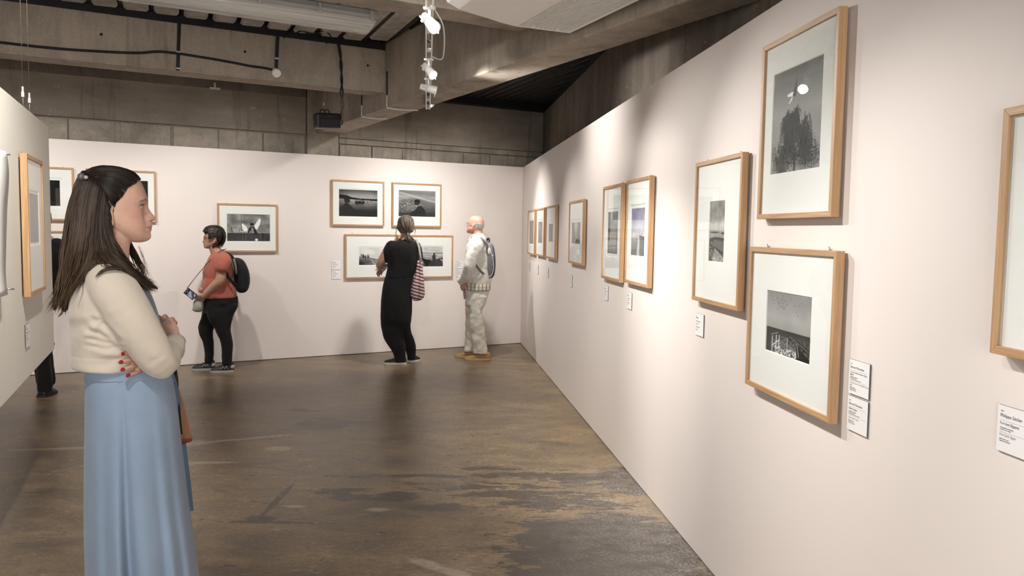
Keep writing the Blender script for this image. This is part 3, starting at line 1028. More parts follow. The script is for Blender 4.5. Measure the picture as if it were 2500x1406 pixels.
picture(R, 5.837, 6.385, 1.230, 1.879, art_tower, (5.946, 6.248, 1.411, 1.70), (60, 120), 'oak framed bluish print with a tiny tower on a wall, right one of a pair', margin=.02)
picture(R, 7.160, 7.728, 1.233, 1.884, art_terrace, (7.346, 7.528, 1.427, 1.694), (60, 150), 'oak framed tall print of a balustrade terrace under clouds above sea')
picture(R, 7.890, 8.462, 1.609, 2.263, art_willow, (7.982, 8.352, 1.775, 2.14), (250, 380), 'large oak framed print of a gull flying above a weeping tree')
picture(R, 7.833, 8.508, .954, 1.502, art_ship, (7.993, 8.340, 1.116, 1.34), (150, 190), 'oak framed print of a ship rail and dark sea under the tree print')
picture(R, 9.205, 9.86, 1.290, 1.837, art_mist, (9.36, 9.70, 1.42, 1.70), (30, 30), 'oak frame cut off by the right edge of the photograph')
B = M_BACK
picture(B, -3.975, -3.311, 1.264, 1.813, art_winged, (-3.872, -3.398, 1.389, 1.694), (130, 84), 'oak framed grey print of a seated figure with white wings, hung alone')
picture(B, -2.673, -2.006, 1.583, 2.133, art_lake, (-2.578, -2.093, 1.698, 2.021), (120, 86), 'oak framed dusk lake print with boat and silhouetted head, upper left of four', margin=.012)
picture(B, -1.901, -1.229, 1.582, 2.132, art_sea, (-1.813, -1.312, 1.714, 2.041), (120, 86), 'oak framed seascape print with a bowed figure, above the woman in black', margin=.008)
picture(B, -2.506, -1.842, .938, 1.482, art_dune, (-2.327, -2.02, 1.105, 1.318), (80, 58), 'oak framed print of people walking in a row on a dune, lower left', margin=.008)
picture(B, -1.832, -1.058, .933, 1.479, art_prow, (-1.683, -1.20, 1.079, 1.333), (110, 64), 'oak framed print of a boat prow and standing figure, lower right of four', margin=.008)
picture(B, -6.00, -5.380, 1.588, 2.131, art_night, (-5.87, -5.506, 1.737, 1.997), (70, 50), 'oak framed black night print with a bright road edge, beside the hanging panel', margin=.02)
picture(B, -6.00, -5.300, .94, 1.481, art_night2, (-5.87, -5.43, 1.08, 1.338), (60, 40), 'oak framed dark print low on the back wall behind the brown hair', margin=.012)
picture(B, -5.270, -4.602, 1.586, 2.132, art_room, (-5.19, -4.682, 1.72, 2.025), (90, 60), 'oak framed black interior print behind the head of the nearest woman')

# ------------------------------------------------------------------ caption cards
CW, CH = .113, .105


def text_lines(lines, parent, yf):
    """lines: (text, x, z from top, size, grey)"""
    for grey in (0, 1):
        mb = MB()
        for (tx, x, z, size, g) in lines:
            if bool(g) != bool(grey): continue
            if tx == '-':
                mb.add([(x, yf, CH - z), (x + size, yf, CH - z), (x + size, yf, CH - z + .0005), (x, yf, CH - z + .0005)], [(0, 1, 2, 3)])
                continue
            v, f = text_mesh(tx, size, .00006 if g == 2 or not g else 0)
            mb.add([(x + p[0], yf, CH - z + p[1]) for p in v], f)
        if mb.v:
            mb.build('printed_text', MAT['ink_grey'] if grey else MAT['ink'], parent, None, 0, False)


def card(mw, x, z, label, lines=None, cells=None, seed=0):
    t = empty('caption_card', mw @ Matrix.Translation((x, 0, z)))
    tag(t, label, 'label')
    MB().box((0, -.005, 0), (CW, -.0005, CH)).build('card', MAT['card_edge'], t, None, .0003)
    MB().box((.0, -.0056, .0), (CW, -.005, CH)).build('card_face', MAT['card'], t)
    if lines is None:                     # print too small to read in the photograph: word-length dashes
        r = random.Random(seed); lines = None
        mb = MB(); zz = CH - .014
        for (size, n, gap) in ((.004, 1, .010), (.007, 2, .016), (.005, 4, .010), (.003, 3, .006), (.003, 2, .012), (.005, 3, .010), (.003, 2, .006), (.003, 1, .006)):
            xx = .009
            for k in range(n):
                wl = r.uniform(.010, .022)
                if xx + wl > CW - .008: break
                mb.add([(xx, -.0058, zz), (xx + wl, -.0058, zz), (xx + wl, -.0058, zz + size * .7), (xx, -.0058, zz + size * .7)], [(0, 1, 2, 3)])
                xx += wl + .003
            zz -= gap
        mb.build('printed_text', MAT['ink_grey'], t, None, 0, False)
    else:
        text_lines(lines, t, -.0058)
    return t


card(R, .745, 1.050, 'small white caption card under the leftmost misty print', seed=1)
card(R, 1.540, 1.053, 'small white caption card under the pale glow print', seed=2)
card(R, 2.312, 1.058, 'small white caption card under the smallest grey image', seed=3)
card(R, 3.720, 1.053, 'small white caption card under the white gleam print', seed=4)
card(R, 5.144, 1.057, 'white caption card under the statues print', seed=5)
card(R, 5.811, 1.059, 'white caption card under the tiny tower print', seed=6)
card(R, 7.140, 1.062, 'white caption card under the balustrade terrace print', seed=7)
card(R, 8.559, 1.067, 'white caption card headed Bernard Descamps, upper of two beside the ship print',
     [('nnn', .010, .014, .0055, 0), ('Bernard Descamps', .009, .026, .0098, 0), ('-', .009, .033, .095, 1), ('Le vieux cerisier en fleurs à Kyoto', .009, .0405, .0066, 0), ('(Japon)', .009, .0475, .0066, 0),
      ('Tirage gélatino-argentique', .009, .054, .0040, 0), ('Collection de l’auteur', .009, .058, .0040, 0), ('Avec l’aimable autorisation de l’auteur', .009, .0625, .0040, 0), ('-', .009, .066, .095, 1),
      ('The Old Cherry Tree in Bloom, Kyoto,', .009, .073, .0066, 1), ('Japan', .009, .080, .0066, 1), ('Gelatin silver print', .009, .0865, .0040, 0), ('Collection de l’auteur', .009, .0905, .0040, 0), ('Courtesy of the author', .009, .0945, .0040, 0)])
card(R, 8.559, .954, 'white caption card headed Bernard Descamps, lower of two beside the ship print',
     [('nnn', .010, .014, .0055, 0), ('Bernard Descamps', .009, .026, .0098, 0), ('-', .009, .033, .095, 1), ('Salema, Espagne', .009, .0405, .0072, 0), ('Tirage gélatino-argentique', .009, .048, .0040, 0), ('Collection de l’auteur', .009, .052, .0040, 0),
      ('Avec l’aimable autorisation de l’auteur', .009, .0563, .0040, 0), ('-', .009, .0605, .095, 1), ('Salema Island, Spain', .009, .0685, .0072, 1), ('Gelatin silver print', .009, .076, .0040, 0), ('Collection de l’auteur', .009, .080, .0040, 0), ('Courtesy of the author', .009, .0843, .0040, 0)])
card(R, 9.205, 1.067, 'white caption card headed Philippe Séclier at the right edge of the photograph',
     [('nnn', .010, .014, .0060, 0), ('Philippe Séclier', .009, .026, .0110, 0), ('-', .009, .034, .095, 1), ('Port-Saïd (Égypte)', .009, .043, .0080, 0), ('Tirage gélatino-argentique', .009, .0515, .0040, 0), ('Collection de l’auteur', .009, .056, .0040, 0),
      ('-', .009, .061, .095, 1), ('Port Said, Egypt', .009, .069, .0080, 1), ('Gelatin silver print', .009, .0775, .0040, 0), ('Collection de l’auteur', .009, .082, .0040, 0)])
card(B, -2.664, 1.050, 'white caption card left of the dune print, upper of its pair', seed=11)
card(B, -2.664, .937, 'white caption card left of the dune print, lower of its pair', seed=12)
card(B, -.998, 1.047, 'white caption card beside the man in white, upper of its pair', seed=13)
card(B, -.998, .936, 'white caption card beside the man in white, lower of its pair', seed=14)

# ------------------------------------------------------------------ hanging panel on the left
pz0, pz1 = .84, 2.092
pan = MB().box((-2.3, 0, pz0), (0, .045, pz1)).build('display_board', MAT['wall_cream'], None, M_PANEL, .002)
tag(pan, 'cream display panel hung on wires at the left edge', 'panel')
picture(M_PANEL, -1.045, -.545, 1.222, 1.862, art_mist, (-.93, -.66, 1.462, 1.692), (40, 40), 'oak framed beige print hung on the cream hanging panel', margin=.012)
card(M_PANEL, -1.0, .985 + .0, 'white caption card under the beige print on the hanging panel', seed=21)
# curling text sheet pinned to the panel
mb = MB()
rows = []
for i in range(25):
    s = i / 24; z = 1.275 + s * .55
    bulge = .022 + .010 * math.sin(s * PI * 2.2 + 2.6) - .006 * math.cos(s * PI * 3)
    xr = -1.555 + .022 * math.cos(s * PI * 1.6 + 2.7)
    rows.append([(-2.1, -.01, z), (-1.95, -.012, z), (-1.8, -.010 - bulge * .3, z), (-1.68, -.010 - bulge * .8, z), (xr, -.010 - bulge, z),
                 (xr, -.008 - bulge, z), (-1.68, -.008 - bulge * .8, z), (-1.8, -.008 - bulge * .3, z), (-1.95, -.010, z), (-2.1, -.008, z)])
mb.loft(rows)
sh = empty('text_sheet', M_PANEL)
tag(sh, 'white curling text sheet pinned to the cream hanging panel', 'poster')
mb.build('paper_sheet', MAT['card'], sh)
for (x, z) in ((-1.556, 1.815), (-1.553, 1.295)):
    MB().tube([(x, 0, z), (x, -.05, z)], .0025, 8).build('pin', MAT['hook'], sh)
mb = MB()
r = random.Random(3)
for k in range(9):
    zz = 1.66 - k * .022; xx = -2.05
    while xx < -1.72:
        wl = r.uniform(.012, .05)
        mb.add([(xx, -.0165, zz), (xx + wl, -.0165 - .004 * 0, zz), (xx + wl, -.0165, zz + .006), (xx, -.0165, zz + .006)], [(0, 1, 2, 3)])
        xx += wl + .006
mb.build('printed_text', MAT['ink_grey'], sh, None, 0, False)
# hanging wires with turnbuckles and hooks
for x, lab in ((-.71, 'left'), (-.51, 'right')):
    tW = empty('hanging_wire', M_PANEL @ Matrix.Translation((x, .02, pz1)))
    tag(tW, 'thin steel wire and turnbuckle holding up the cream panel, %s one' % ('nearer' if lab == 'left' else 'farther'), 'wire')
    MB().tube([(0, 0, .09), (0, 0, 1.25)], .0013, 6).build('cable', MAT['wire'], tW)
    MB().box((-.008, -.006, .06), (.008, .006, .085)).box((-.004, -.004, .085), (.004, .004, .11)).build('turnbuckle', MAT['white_metal'], tW, None, .001)
    mb = MB()
    mb.tube([(.0, 0, .062), (.0, 0, .03), (.012, -.0, .012), (.03, -.0, .012), (.038, -.0, .0), (.038, 0, -.02)], .0026, 8, None, 4)
    mb.build('hook', MAT['hook'], tW)
# ------------------------------------------------------------------ air conditioner slung under the ceiling
# local frame: x across (along An), y along (towards the viewer, -Ad), z up; origin at far grille corner
AC0 = np.array([-.013, 4.664, 2.72])
M_AC = Matrix(((An[0], -Ad[0], 0, AC0[0]), (An[1], -Ad[1], 0, AC0[1]), (0, 0, 1, AC0[2]), (0, 0, 0, 1)))
ac = empty('air_conditioner', M_AC)
tag(ac, 'white ceiling air conditioner with ribbed grille at the top of the picture', 'air conditioner')
prof = [(.372, .012), (.364, .0), (.0, .0), (-.08, .010), (-.162, .025), (-.26, .040), (-.334, .054), (-.40, .082), (-.412, .10), (-.405, .16), (-.33, .225), (.30, .225), (.372, .20)]
# casing with the grille opening left out of its underside
mb = MB()
ylen = 1.35
n = len(prof)
ring0 = [(x, 0, z) for x, z in prof]; ring1 = [(x, ylen, z) for x, z in prof]
v = ring0 + ring1
f = [(i, (i + 1) % n, n + (i + 1) % n, n + i) for i in range(n) if i != 1] + [tuple(range(n))[::-1], tuple(range(n, 2 * n))]
mb.add(v, f)
# bezel round the grille and its recess
for lo, hi in (((0, 0, .0), (.022, ylen, .012)), ((.345, 0, .0), (.364, ylen, .012)), ((.022, 0, .0), (.345, .014, .012)), ((.022, ylen - .02, 0), (.345, ylen, .012))): mb.box(lo, hi)
mb.build('casing', MAT['white_plastic'], ac, None, .004)
MB().box((.015, .006, .03), (.35, ylen - .01, .05)).build('grille_recess', MAT['ac_slot'], ac)
for k in range(22):
    x = .029 + k * .0146
    MB().box((x, .012, -.001), (x + .0068, ylen - .015, .012)).build('grille_slat', MAT['white_plastic'], ac, None, .0012)
mb = MB().box((.10, .02, -.003), (.115, .05, .004)).box((.25, .02, -.003), (.265, .05, .004))
mb.build('grille_catch', MAT['white_plastic'], ac, None, .002)
# discharge flap at the left edge
mb = MB(); mb.prism([(-.405, 0, .098), (-.47, 0, .125), (-.475, 0, .135), (-.41, 0, .115)], (0, .03, 0), (0, ylen - .03, 0)); mb.build('air_flap', MAT['white_plastic'], ac, None, .003)
MB().box((-.425, .05, .115), (-.41, ylen - .05, .155)).build('air_outlet', MAT['black_plastic'], ac)
for y in (.25, 1.1): MB().tube([(0, y, .22), (0, y, .60)], .006, 8).build('hanger_rod', MAT['wire'], ac)

# ------------------------------------------------------------------ fluorescent batten
FL0 = np.array([-.965, 5.56, 2.868])
M_FL = Matrix(((Bd[0], Md[0], 0, FL0[0]), (Bd[1], Md[1], 0, FL0[1]), (0, 0, 1, FL0[2]), (0, 0, 0, 1))) @ Matrix.Diagonal((1, 1.4, 1.45, 1))
fl = empty('fluorescent_light', M_FL)
tag(fl, 'unlit fluorescent batten with clear ribbed cover under the ceiling', 'ceiling light')
LEN = 1.62


def clear_cover():
    m = bpy.data.materials.new('clear_cover'); m.use_nodes = True
    nt = m.node_tree; nt.nodes.clear()
    out = nt.nodes.new('ShaderNodeOutputMaterial')
    v = coords(nt, scale=(.4, 90, 90))
    g = noise(nt, v, 1.0, 2)
    d = N(nt, 'ShaderNodeBsdfPrincipled', {'Base Color': (.88, .87, .84, 1), 'Roughness': .18, 'Specular IOR Level': .6})
    b = N(nt, 'ShaderNodeBump', {'Height': g, 'Strength': .25, 'Distance': .003}); L(nt, b.outputs[0], d.inputs['Normal'])
    t = N(nt, 'ShaderNodeBsdfTransparent', {'Color': (.97, .97, .95, 1)})
    mx = nt.nodes.new('ShaderNodeMixShader')
    L(nt, ramp(nt, g, [(.35, .25), (.65, .55)]), mx.inputs[0]); L(nt, t.outputs[0], mx.inputs[1]); L(nt, d.outputs[0], mx.inputs[2])
    L(nt, mx.outputs[0], out.inputs[0])
    return m


MAT['cover'] = clear_cover()


def batten_ring(x, k, sec):
    return [(x, a * k, b) for a, b in sec]


top = [(-.075, .075), (.075, .075), (.075, .062), (.066, .062), (.060, .098), (.045, .108), (-.045, .108), (-.060, .098), (-.066, .062), (-.075, .062)]
mb = MB(); mb.loft([batten_ring(-LEN, .8, top), batten_ring(-LEN + .03, 1, top), batten_ring(-.03, 1, top), batten_ring(0, .8, top)], True, False)
mb.build('housing', MAT['grey_plastic'], fl)
sec = []
for i in range(15):
    a = PI * i / 14
    sec.append((.072 * math.cos(a) * (1 if abs(math.cos(a)) < .9 else .98), .066 - .066 * math.sin(a) ** .6))
inner = [(a * .96, min(.066, b + .003)) for a, b in sec[::-1]]
mb = MB(); s2 = sec + inner
mb.loft([batten_ring(x, k, [(p, .066 + (q - .066) * kk) for p, q in s2]) for x, k, kk in ((-LEN + .005, .55, .5), (-LEN + .05, 1, 1), (-.055, 1, 1), (-.012, .80, .45))], True, True)
mb.build('diffuser', MAT['cover'], fl)
MB().box((-LEN + .04, -.045, .05), (-.05, .045, .066)).build('reflector_tray', MAT['white_metal'], fl, None, .004)
for y in (-.028, .028): MB().tube([(-LEN + .07, y, .033), (-.08, y, .033)], .013, 12).build('fluorescent_tube', MAT['white_metal'], fl)
for y in (-.028, .028):
    for x in (-LEN + .055, -.075, -.52): MB().box((x, y - .012, .018), (x + .02, y + .012, .052)).build('lamp_holder', MAT['grey_plastic'], fl, None, .003)
for x in (-.07, -.42, -.80, -1.2, -1.56):
    mb = MB().box((x, -.083, .050), (x + .022, -.070, .092)).box((x + .004, -.087, .058), (x + .018, -.080, .078))
    mb.build('clip', MAT['grey_plastic'], fl, None, .002)
for x in (-.25, -1.35): MB().tube([(x, 0, .10), (x, 0, .40)], .005, 8).build('hanger_rod', MAT['black_steel'], fl)

# ------------------------------------------------------------------ lighting track and its spotlight heads
M_TR = wall_matrix(rw(0, TRACK_N, 0), -Rd, -Rn)
tr = empty('lighting_track', M_TR)
tag(tr, 'white slotted lighting track running overhead away from the viewer', 'track')
for y in (-.0165, .0165):
    MB().box((3.45, y - .005, 2.645), (12.5, y + .005, 2.672)).build('track_rail', MAT['white_metal'], tr, None, .001)
u = 3.45
while u < 9:
    MB().box((u, -.0125, 2.650), (u + .03, .0125, 2.668)).build('cross_bar', MAT['white_metal'], tr)
    MB().box((u + .20, -.0125, 2.655), (u + .24, .0125, 2.668)).build('contact_block', MAT['black_plastic'], tr)
    u += .47
for u in (5.4, 7.3, 9.0): MB().tube([(u, 0, 2.67), (u, 0, 3.3)], .003, 6).build('suspension_rod', MAT['wire'], tr)
cb = MB().tube([(6.75, .03, 2.65), (6.6, .07, 2.62), (6.3, .085, 2.60), (5.9, .085, 2.60), (5.75, .06, 2.62), (5.68, .02, 2.65)], .004, 8, None, 5).build('power_cable', MAT['white_plastic'], tr)

MAT['lens'] = None
m, nt, bs = newmat('lamp_lens')
bs.inputs['Emission Color'].default_value = (1, .97, .92, 1)
bs.inputs['Emission Strength'].default_value = 4.5
bs.inputs['Base Color'].default_value = (1, 1, 1, 1)
MAT['lens'] = m


def head(u, tu, tz, hz, label):
    a = Vector(rw(u, TRACK_N, hz)); b = Vector(rw(tu, 0, tz))
    d = (b - a).normalized()
    t = empty('track_spotlight', Matrix.Translation(a))
    tag(t, label, 'spotlight', None)
    q = d.to_track_quat('Z', 'Y').to_matrix().to_4x4() @ Matrix.Scale(.80, 4)
    ang = np.arange(20) * 2 * PI / 20

    def ring(z, rx, ry): return [(rx * math.cos(x), ry * math.sin(x), z) for x in ang]
    mb = MB(); mb.loft([ring(-.078, .016, .02), ring(-.075, .022, .026), ring(.07, .038, .040), ring(.078, .038, .040), ring(.076, .034, .036), ring(.05, .032, .034)], True)
    mb.build('lamp_housing', MAT['white_metal'], t, q)
    mb = MB(); mb.loft([ring(.066, .029, .031), ring(.0665, .018, .018), ring(.071, .004, .004)], True); mb.build('lens', MAT['lens'], t, q)
    mb = MB().box((-.045, -.004, -.06), (-.036, .004, -.01)).box((-.045, -.018, -.03), (-.03, .018, -.012)); mb.build('heat_sink', MAT['grey_plastic'], t, q, .001)
    mb = MB(); mb.tube([(0, 0, .005), (0, 0, .085)], .008, 10); mb.box((-.03, -.014, .062), (.03, .014, .072)); mb.build('stem', MAT['white_metal'], t)
    mb = MB(); mb.tube([(.004, .0, -.02), (.018, -.03, -.03), (.03, -.05, -.045), (.03, -.052, -.065)], .003, 6, None, 4); mb.build('aiming_lever', MAT['white_metal'], t, Matrix.Rotation(.4, 4, 'Z'))
    return t


for (hu, hl) in zip(RIGHT_HEADS, ('white track spotlight at the far end of the track, beyond the long beam', 'white track spotlight tight under the edge of the long beam', 'white track spotlight lit, middle of the hanging track', 'large lit white track spotlight nearest the viewer')):
    head(*hu, hl)

# ------------------------------------------------------------------ black loudspeaker at the beam end
sp = empty('wall_speaker', Matrix.Translation(tuple(bw(-3.07, -1.2, 2.582))) @ M_BACK.to_3x3().to_4x4() @ Matrix.Rotation(-.05, 4, 'Y') @ Matrix.Scale(.934, 4))
tag(sp, 'small black loudspeaker hanging at the end of the long beam', 'speaker')
mb = MB(); mb.box((-.135, -.085, 0), (.135, .085, .165)); mb.build('cabinet', MAT['black_plastic'], sp, None, .022)
MB().box((-.105, -.092, .008), (.125, -.083, .100)).build('front_grille', plain('speaker_cloth', (.028, .028, .03), .7), sp, None, .01)
for x in (-.045, .005):
    ri = [(x + .026 * math.cos(a), .0, .185 + .026 * math.sin(a)) for a in np.linspace(0, 2 * PI, 17)]
    MB().tube(ri, .0055, 8).build('clamp_ring', MAT['black_rubber'], sp)
ri = [(.158 + .022 * math.cos(a), .0, .075 + .024 * math.sin(a)) for a in np.linspace(-2.4, 2.4, 14)]
MB().tube(ri, .005, 8).build('side_ring', MAT['black_rubber'], sp)
MB().tube([(-.02, 0, .2), (-.024, 0, .24), (-.024, 0, .62)], .0012, 6).build('safety_wire', MAT['wire'], sp)
MB().box((-.029, -.003, .255), (-.02, .003, .285)).build('wire_clamp', MAT['white_metal'], sp, None, .002)


def bpts(lst, m=-2.235): return [bw(u, m, z) for u, z in lst]


def cable(name, pts, r, mat, label, cat='cable', sub=6, n=8):
    o = MB().tube(pts, r, n, None, sub).build(name, mat)
    tag(o, label, cat)
    return o


# speaker leads hanging down in front of the cross beam
lead = empty('speaker_cable', None)
tag(lead, 'pair of black leads dropping from the ledger to the loudspeaker', 'cable')
for k, s in enumerate((-1, 1)):
    pts = bpts([(-3.279 + .004 * s, 3.22), (-3.262 + .006 * s, 3.12), (-3.256 - .008 * s, 3.03), (-3.25 + .006 * s, 2.9), (-3.249 - .012 * s, 2.776), (-3.243 + .016 * s, 2.68), (-3.248 - .004 * s, 2.62), (-3.262 + .01 * s, 2.565)], -2.26)
    # the lower ends lean back to the box
    pts = [np.array(p) for p in pts]
    for i, q in enumerate(pts):
        # keep each point on its sight line while the lead leans back towards the speaker
        dep = [0, 0, 0, 0, 0, .35, .75, 1.02][i]
        ray = (q - EYEP); ray = ray / (ray @ Md)
        pts[i] = q + ray * dep
    pts.append(np.array(bw(-2.955, -1.2, 2.64 + .01 * s)))
    MB().tube(pts, .0075, 8, None, 5).build('lead', MAT['black_rubber'], lead)
cable('power_cable', bpts([(-5.95, 2.906), (-5.57, 2.905), (-5.3, 2.915), (-4.954, 2.939), (-4.8, 2.968), (-4.677, 2.974), (-4.45, 2.965), (-4.224, 2.951), (-4.05, 2.936), (-3.951, 2.934), (-3.86, 2.925)], -2.245), .010, MAT['black_rubber'], 'thick black cable sagging along the face of the cross beam')
for u0, z1, lab in ((-4.63, 2.835, 'black cable strap running down the cross beam, far from the sensor'), (-3.828, 2.90, 'black cable strap running down the cross beam to the round sensor')):
    t = empty('cable_conduit', Matrix.Translation(tuple(bw(u0, -2.232, z1))) @ M_BACK.to_3x3().to_4x4())
    tag(t, lab, 'conduit')
    hh = 3.235 - z1
    mb = MB(); mb.loft([[(-.013 + x, -.014, z), (.013 + x, -.014, z), (.013 + x, 0, z), (-.013 + x, 0, z)] for x, z in ((-.006, 0), (0, hh * .4), (.006, hh * .7), (.012, hh))], True, False)
    mb.build('strap', MAT['black_rubber'], t, None, .002)
    for z in (.01, hh * .36): MB().box((-.018, -.017, z), (.018, 0, z + .014)).build('cable_clip', MAT['grey_plastic'], t, None, .002)
se = empty('ceiling_sensor', Matrix.Translation(tuple(bw(-3.838, -2.245, 2.905))) @ M_BACK.to_3x3().to_4x4() @ Matrix.Rotation(PI / 2 + .35, 4, 'X'))
tag(se, 'round white sensor on the face of the cross beam', 'sensor')
MB().tube([(0, 0, -.02), (0, 0, .045)], .038, 24).build('housing', MAT['white_plastic'], se, None, .004)
MB().tube([(0, 0, .045), (0, 0, .052)], .030, 24).build('cap', MAT['white_plastic'], se, None, .002)
MB().tube([(0, -.045, .0), (0, -.105, -.02)], .0018, 6).build('pull_wire', MAT['wire'], se)
# drilled holes in the cross beam, pale fitting in the gap, cables over the beam
for u, z, lab in ((-5.196, 3.057, 'dark drilled hole in the cross beam, left one'), (-4.094, 3.056, 'dark drilled hole in the cross beam near the sensor'), (-2.991, 3.063, 'dark drilled hole in the cross beam by the long beam')):
    o = MB().tube([bw(u, -2.2315, z), bw(u, -2.229, z)], .011, 12).build('drilled_hole', MAT['black_rubber']); tag(o, lab, 'hole')
o = MB().box((-4.03, .02, 3.075), (-3.92, .06, 3.095)).box((-3.985, .03, 3.09), (-3.965, .05, 3.15)).build('cable_bracket', MAT['white_metal'], None, M_BACK, .003)
tag(o, 'pale metal bracket in the dark gap above the rear wall', 'bracket')
mb = MB()
for (u, m, h) in ((-3.55, -2.4, .03), (-3.45, -2.35, .05), (-3.6, -2.3, .04)):
    mb.tube([bw(u - .18, m, 3.20), bw(u - .1, m + .03, 3.23 + h), bw(u, m, 3.215 + h), bw(u + .1, m - .04, 3.24 + h), bw(u + .2, m, 3.20)], .006, 6, None, 5)
o = mb.build('loose_cable', MAT['black_rubber']); tag(o, 'tangle of thin black cable over the cable beam', 'cable')
# white cable looped under the long beam, and its cover plates
o = MB().tube([bw(-2.82, -2.28, 2.80), bw(-2.82, -2.28, 2.695), bw(-2.79, -2.285, 2.682), bw(-2.66, -2.30, 2.675), bw(-2.52, -2.31, 2.682)], .005, 8, None, 5).build('white_cable', MAT['white_plastic']); tag(o, 'white cable looped under the long beam by the farthest spotlight', 'cable')
o = MB().tube([bw(-2.82, -1.56, 2.80), bw(-2.82, -1.56, 2.695), bw(-2.79, -1.57, 2.682), bw(-2.66, -1.58, 2.675), bw(-2.56, -1.59, 2.682)], .005, 8, None, 5).build('white_cable', MAT['white_plastic']); tag(o, 'white cable looped under the long beam close to the loudspeaker', 'cable')
for m, lab in ((-2.28, 'by the farthest spotlight'), (-1.56, 'close to the loudspeaker')):
    o = MB().tube([bw(-2.821, m, 2.80), bw(-2.821, m, 3.02)], .006, 8).build('black_cable', MAT['black_rubber']); tag(o, 'thin black cable down the side of the long beam, ' + lab, 'cable')
o = MB().tube([tuple(rw(7.52, -.305, 2.35) ), tuple(rw(7.50, -.30, 2.62)), tuple(rw(7.55, -.30, 2.70)), tuple(rw(7.60, -.30, 2.62)), tuple(rw(7.62, -.30, 2.5))], .004, 6, None, 5).build('cable_loop', MAT['wire']); tag(o, 'thin grey wire loop rising behind the top of the right wall', 'wire')
# ------------------------------------------------------------------ people: tools
def fuse(name, mb, voxel, smooth, mat, parent, disp=None, color=None, mat4=None, smooth_fac=.5):
    """joins overlapping closed pieces into one continuous surface"""
    me = mb.mesh('tmp')
    bm = bmesh.new(); bm.from_mesh(me); bmesh.ops.recalc_face_normals(bm, faces=bm.faces); bm.to_mesh(me); bm.free()
    o = bpy.data.objects.new('tmp', me); COL.objects.link(o)
    if voxel:
        r = o.modifiers.new('r', 'REMESH'); r.mode = 'VOXEL'; r.voxel_size = voxel; r.use_smooth_shade = True
    if smooth:
        s = o.modifiers.new('s', 'SMOOTH'); s.factor = smooth_fac; s.iterations = smooth
    bpy.context.view_layer.update()
    out = bpy.data.meshes.new_from_object(o.evaluated_get(bpy.context.evaluated_depsgraph_get()))
    bpy.data.objects.remove(o); bpy.data.meshes.remove(me)
    n = len(out.vertices)
    co = np.empty(n * 3, np.float32); out.vertices.foreach_get('co', co); co = co.reshape(-1, 3)
    if disp:
        no = np.empty(n * 3, np.float32); out.vertices.foreach_get('normal', no); no = no.reshape(-1, 3)
        co = disp(co, no).astype(np.float32)
        out.vertices.foreach_set('co', co.ravel()); out.update()
    if color:
        a = out.color_attributes.new('Col', 'FLOAT_COLOR', 'POINT')
        c = np.ones((n, 4), np.float32); c[:, :3] = color(co)
        a.data.foreach_set('color', c.ravel())
    out.polygons.foreach_set('use_smooth', np.ones(len(out.polygons), bool))
    out.name = name
    out.materials.clear()
    return link_mesh(name, out, mat, parent, mat4)


_perm = np.random.default_rng(5).random((32, 32, 32))


def vnoise(p, s):
    q = np.asarray(p) * s + 100.0
    i = np.floor(q).astype(int); f = q - i; f = f * f * (3 - 2 * f)
    i0 = i % 32; i1 = (i + 1) % 32
    r = 0
    for a in (0, 1):
        for b in (0, 1):
            for c in (0, 1):
                w = (f[:, 0] if a else 1 - f[:, 0]) * (f[:, 1] if b else 1 - f[:, 1]) * (f[:, 2] if c else 1 - f[:, 2])
                r = r + w * _perm[(i1 if a else i0)[:, 0], (i1 if b else i0)[:, 1], (i1 if c else i0)[:, 2]]
    return r - .5


class Fig:
    """a person's own frame: origin on the floor, x to the right, y away from the viewer, z up"""

    def __init__(s, px, py, label, depth=None, crop=None):
        r = s.ray(px, py)
        s.O = EYEP + r * (depth if depth else -EYE / r[2]); s.O = np.array([s.O[0], s.O[1], 0])
        h = np.array([r[0], r[1], 0]); s.ey = h / np.linalg.norm(h); s.ex = np.array([s.ey[1], -s.ey[0], 0])
        s.crop = crop
        s.mat = Matrix(((s.ex[0], s.ey[0], 0, s.O[0]), (s.ex[1], s.ey[1], 0, s.O[1]), (0, 0, 1, 0), (0, 0, 0, 1)))
        if label:
            s.root = empty('person', s.mat); tag(s.root, label, 'person')

    @staticmethod
    def ray(px, py): return FW + RT * (px - 1250) / F + UPV * (703 - py) / F

    def w(s, x, y, off=0.0):
        if s.crop: x, y = s.crop[0] + x / s.crop[2], s.crop[1] + y / s.crop[2]
        r = s.ray(x, y)
        d = (s.O - EYEP + s.ey * off) @ s.ey / (r @ s.ey)
        p = EYEP + r * d - s.O
        return np.array([p @ s.ex, p @ s.ey, p[2]])

    def rows(s, rows, n=30, sup=2.3):
        """closed rings from silhouette rows (y, left, right, half depth, depth offset)"""
        rings = []
        for row in rows:
            y, xl, xr, hd = row[:4]; off = row[4] if len(row) > 4 else 0
            a = s.w(xl, y, off); b = s.w(xr, y, off)
            c = (a + b) / 2; h = np.linalg.norm(b - a) / 2
            ring = []
            for k in range(n):
                t = 2 * PI * k / n; ct, st = math.cos(t), math.sin(t)
                ring.append((c[0] + h * np.sign(ct) * abs(ct) ** (2 / sup), c[1] + hd * np.sign(st) * abs(st) ** (2 / sup), c[2]))
            rings.append(ring)
        return rings

    def smooth_rows(s, rows, sub=4, n=30, sup=2.3):
        q = np.array([tuple(r) + ((0,) if len(r) == 4 else ()) for r in rows], float)
        return s.rows(catmull(q, sub), n, sup)


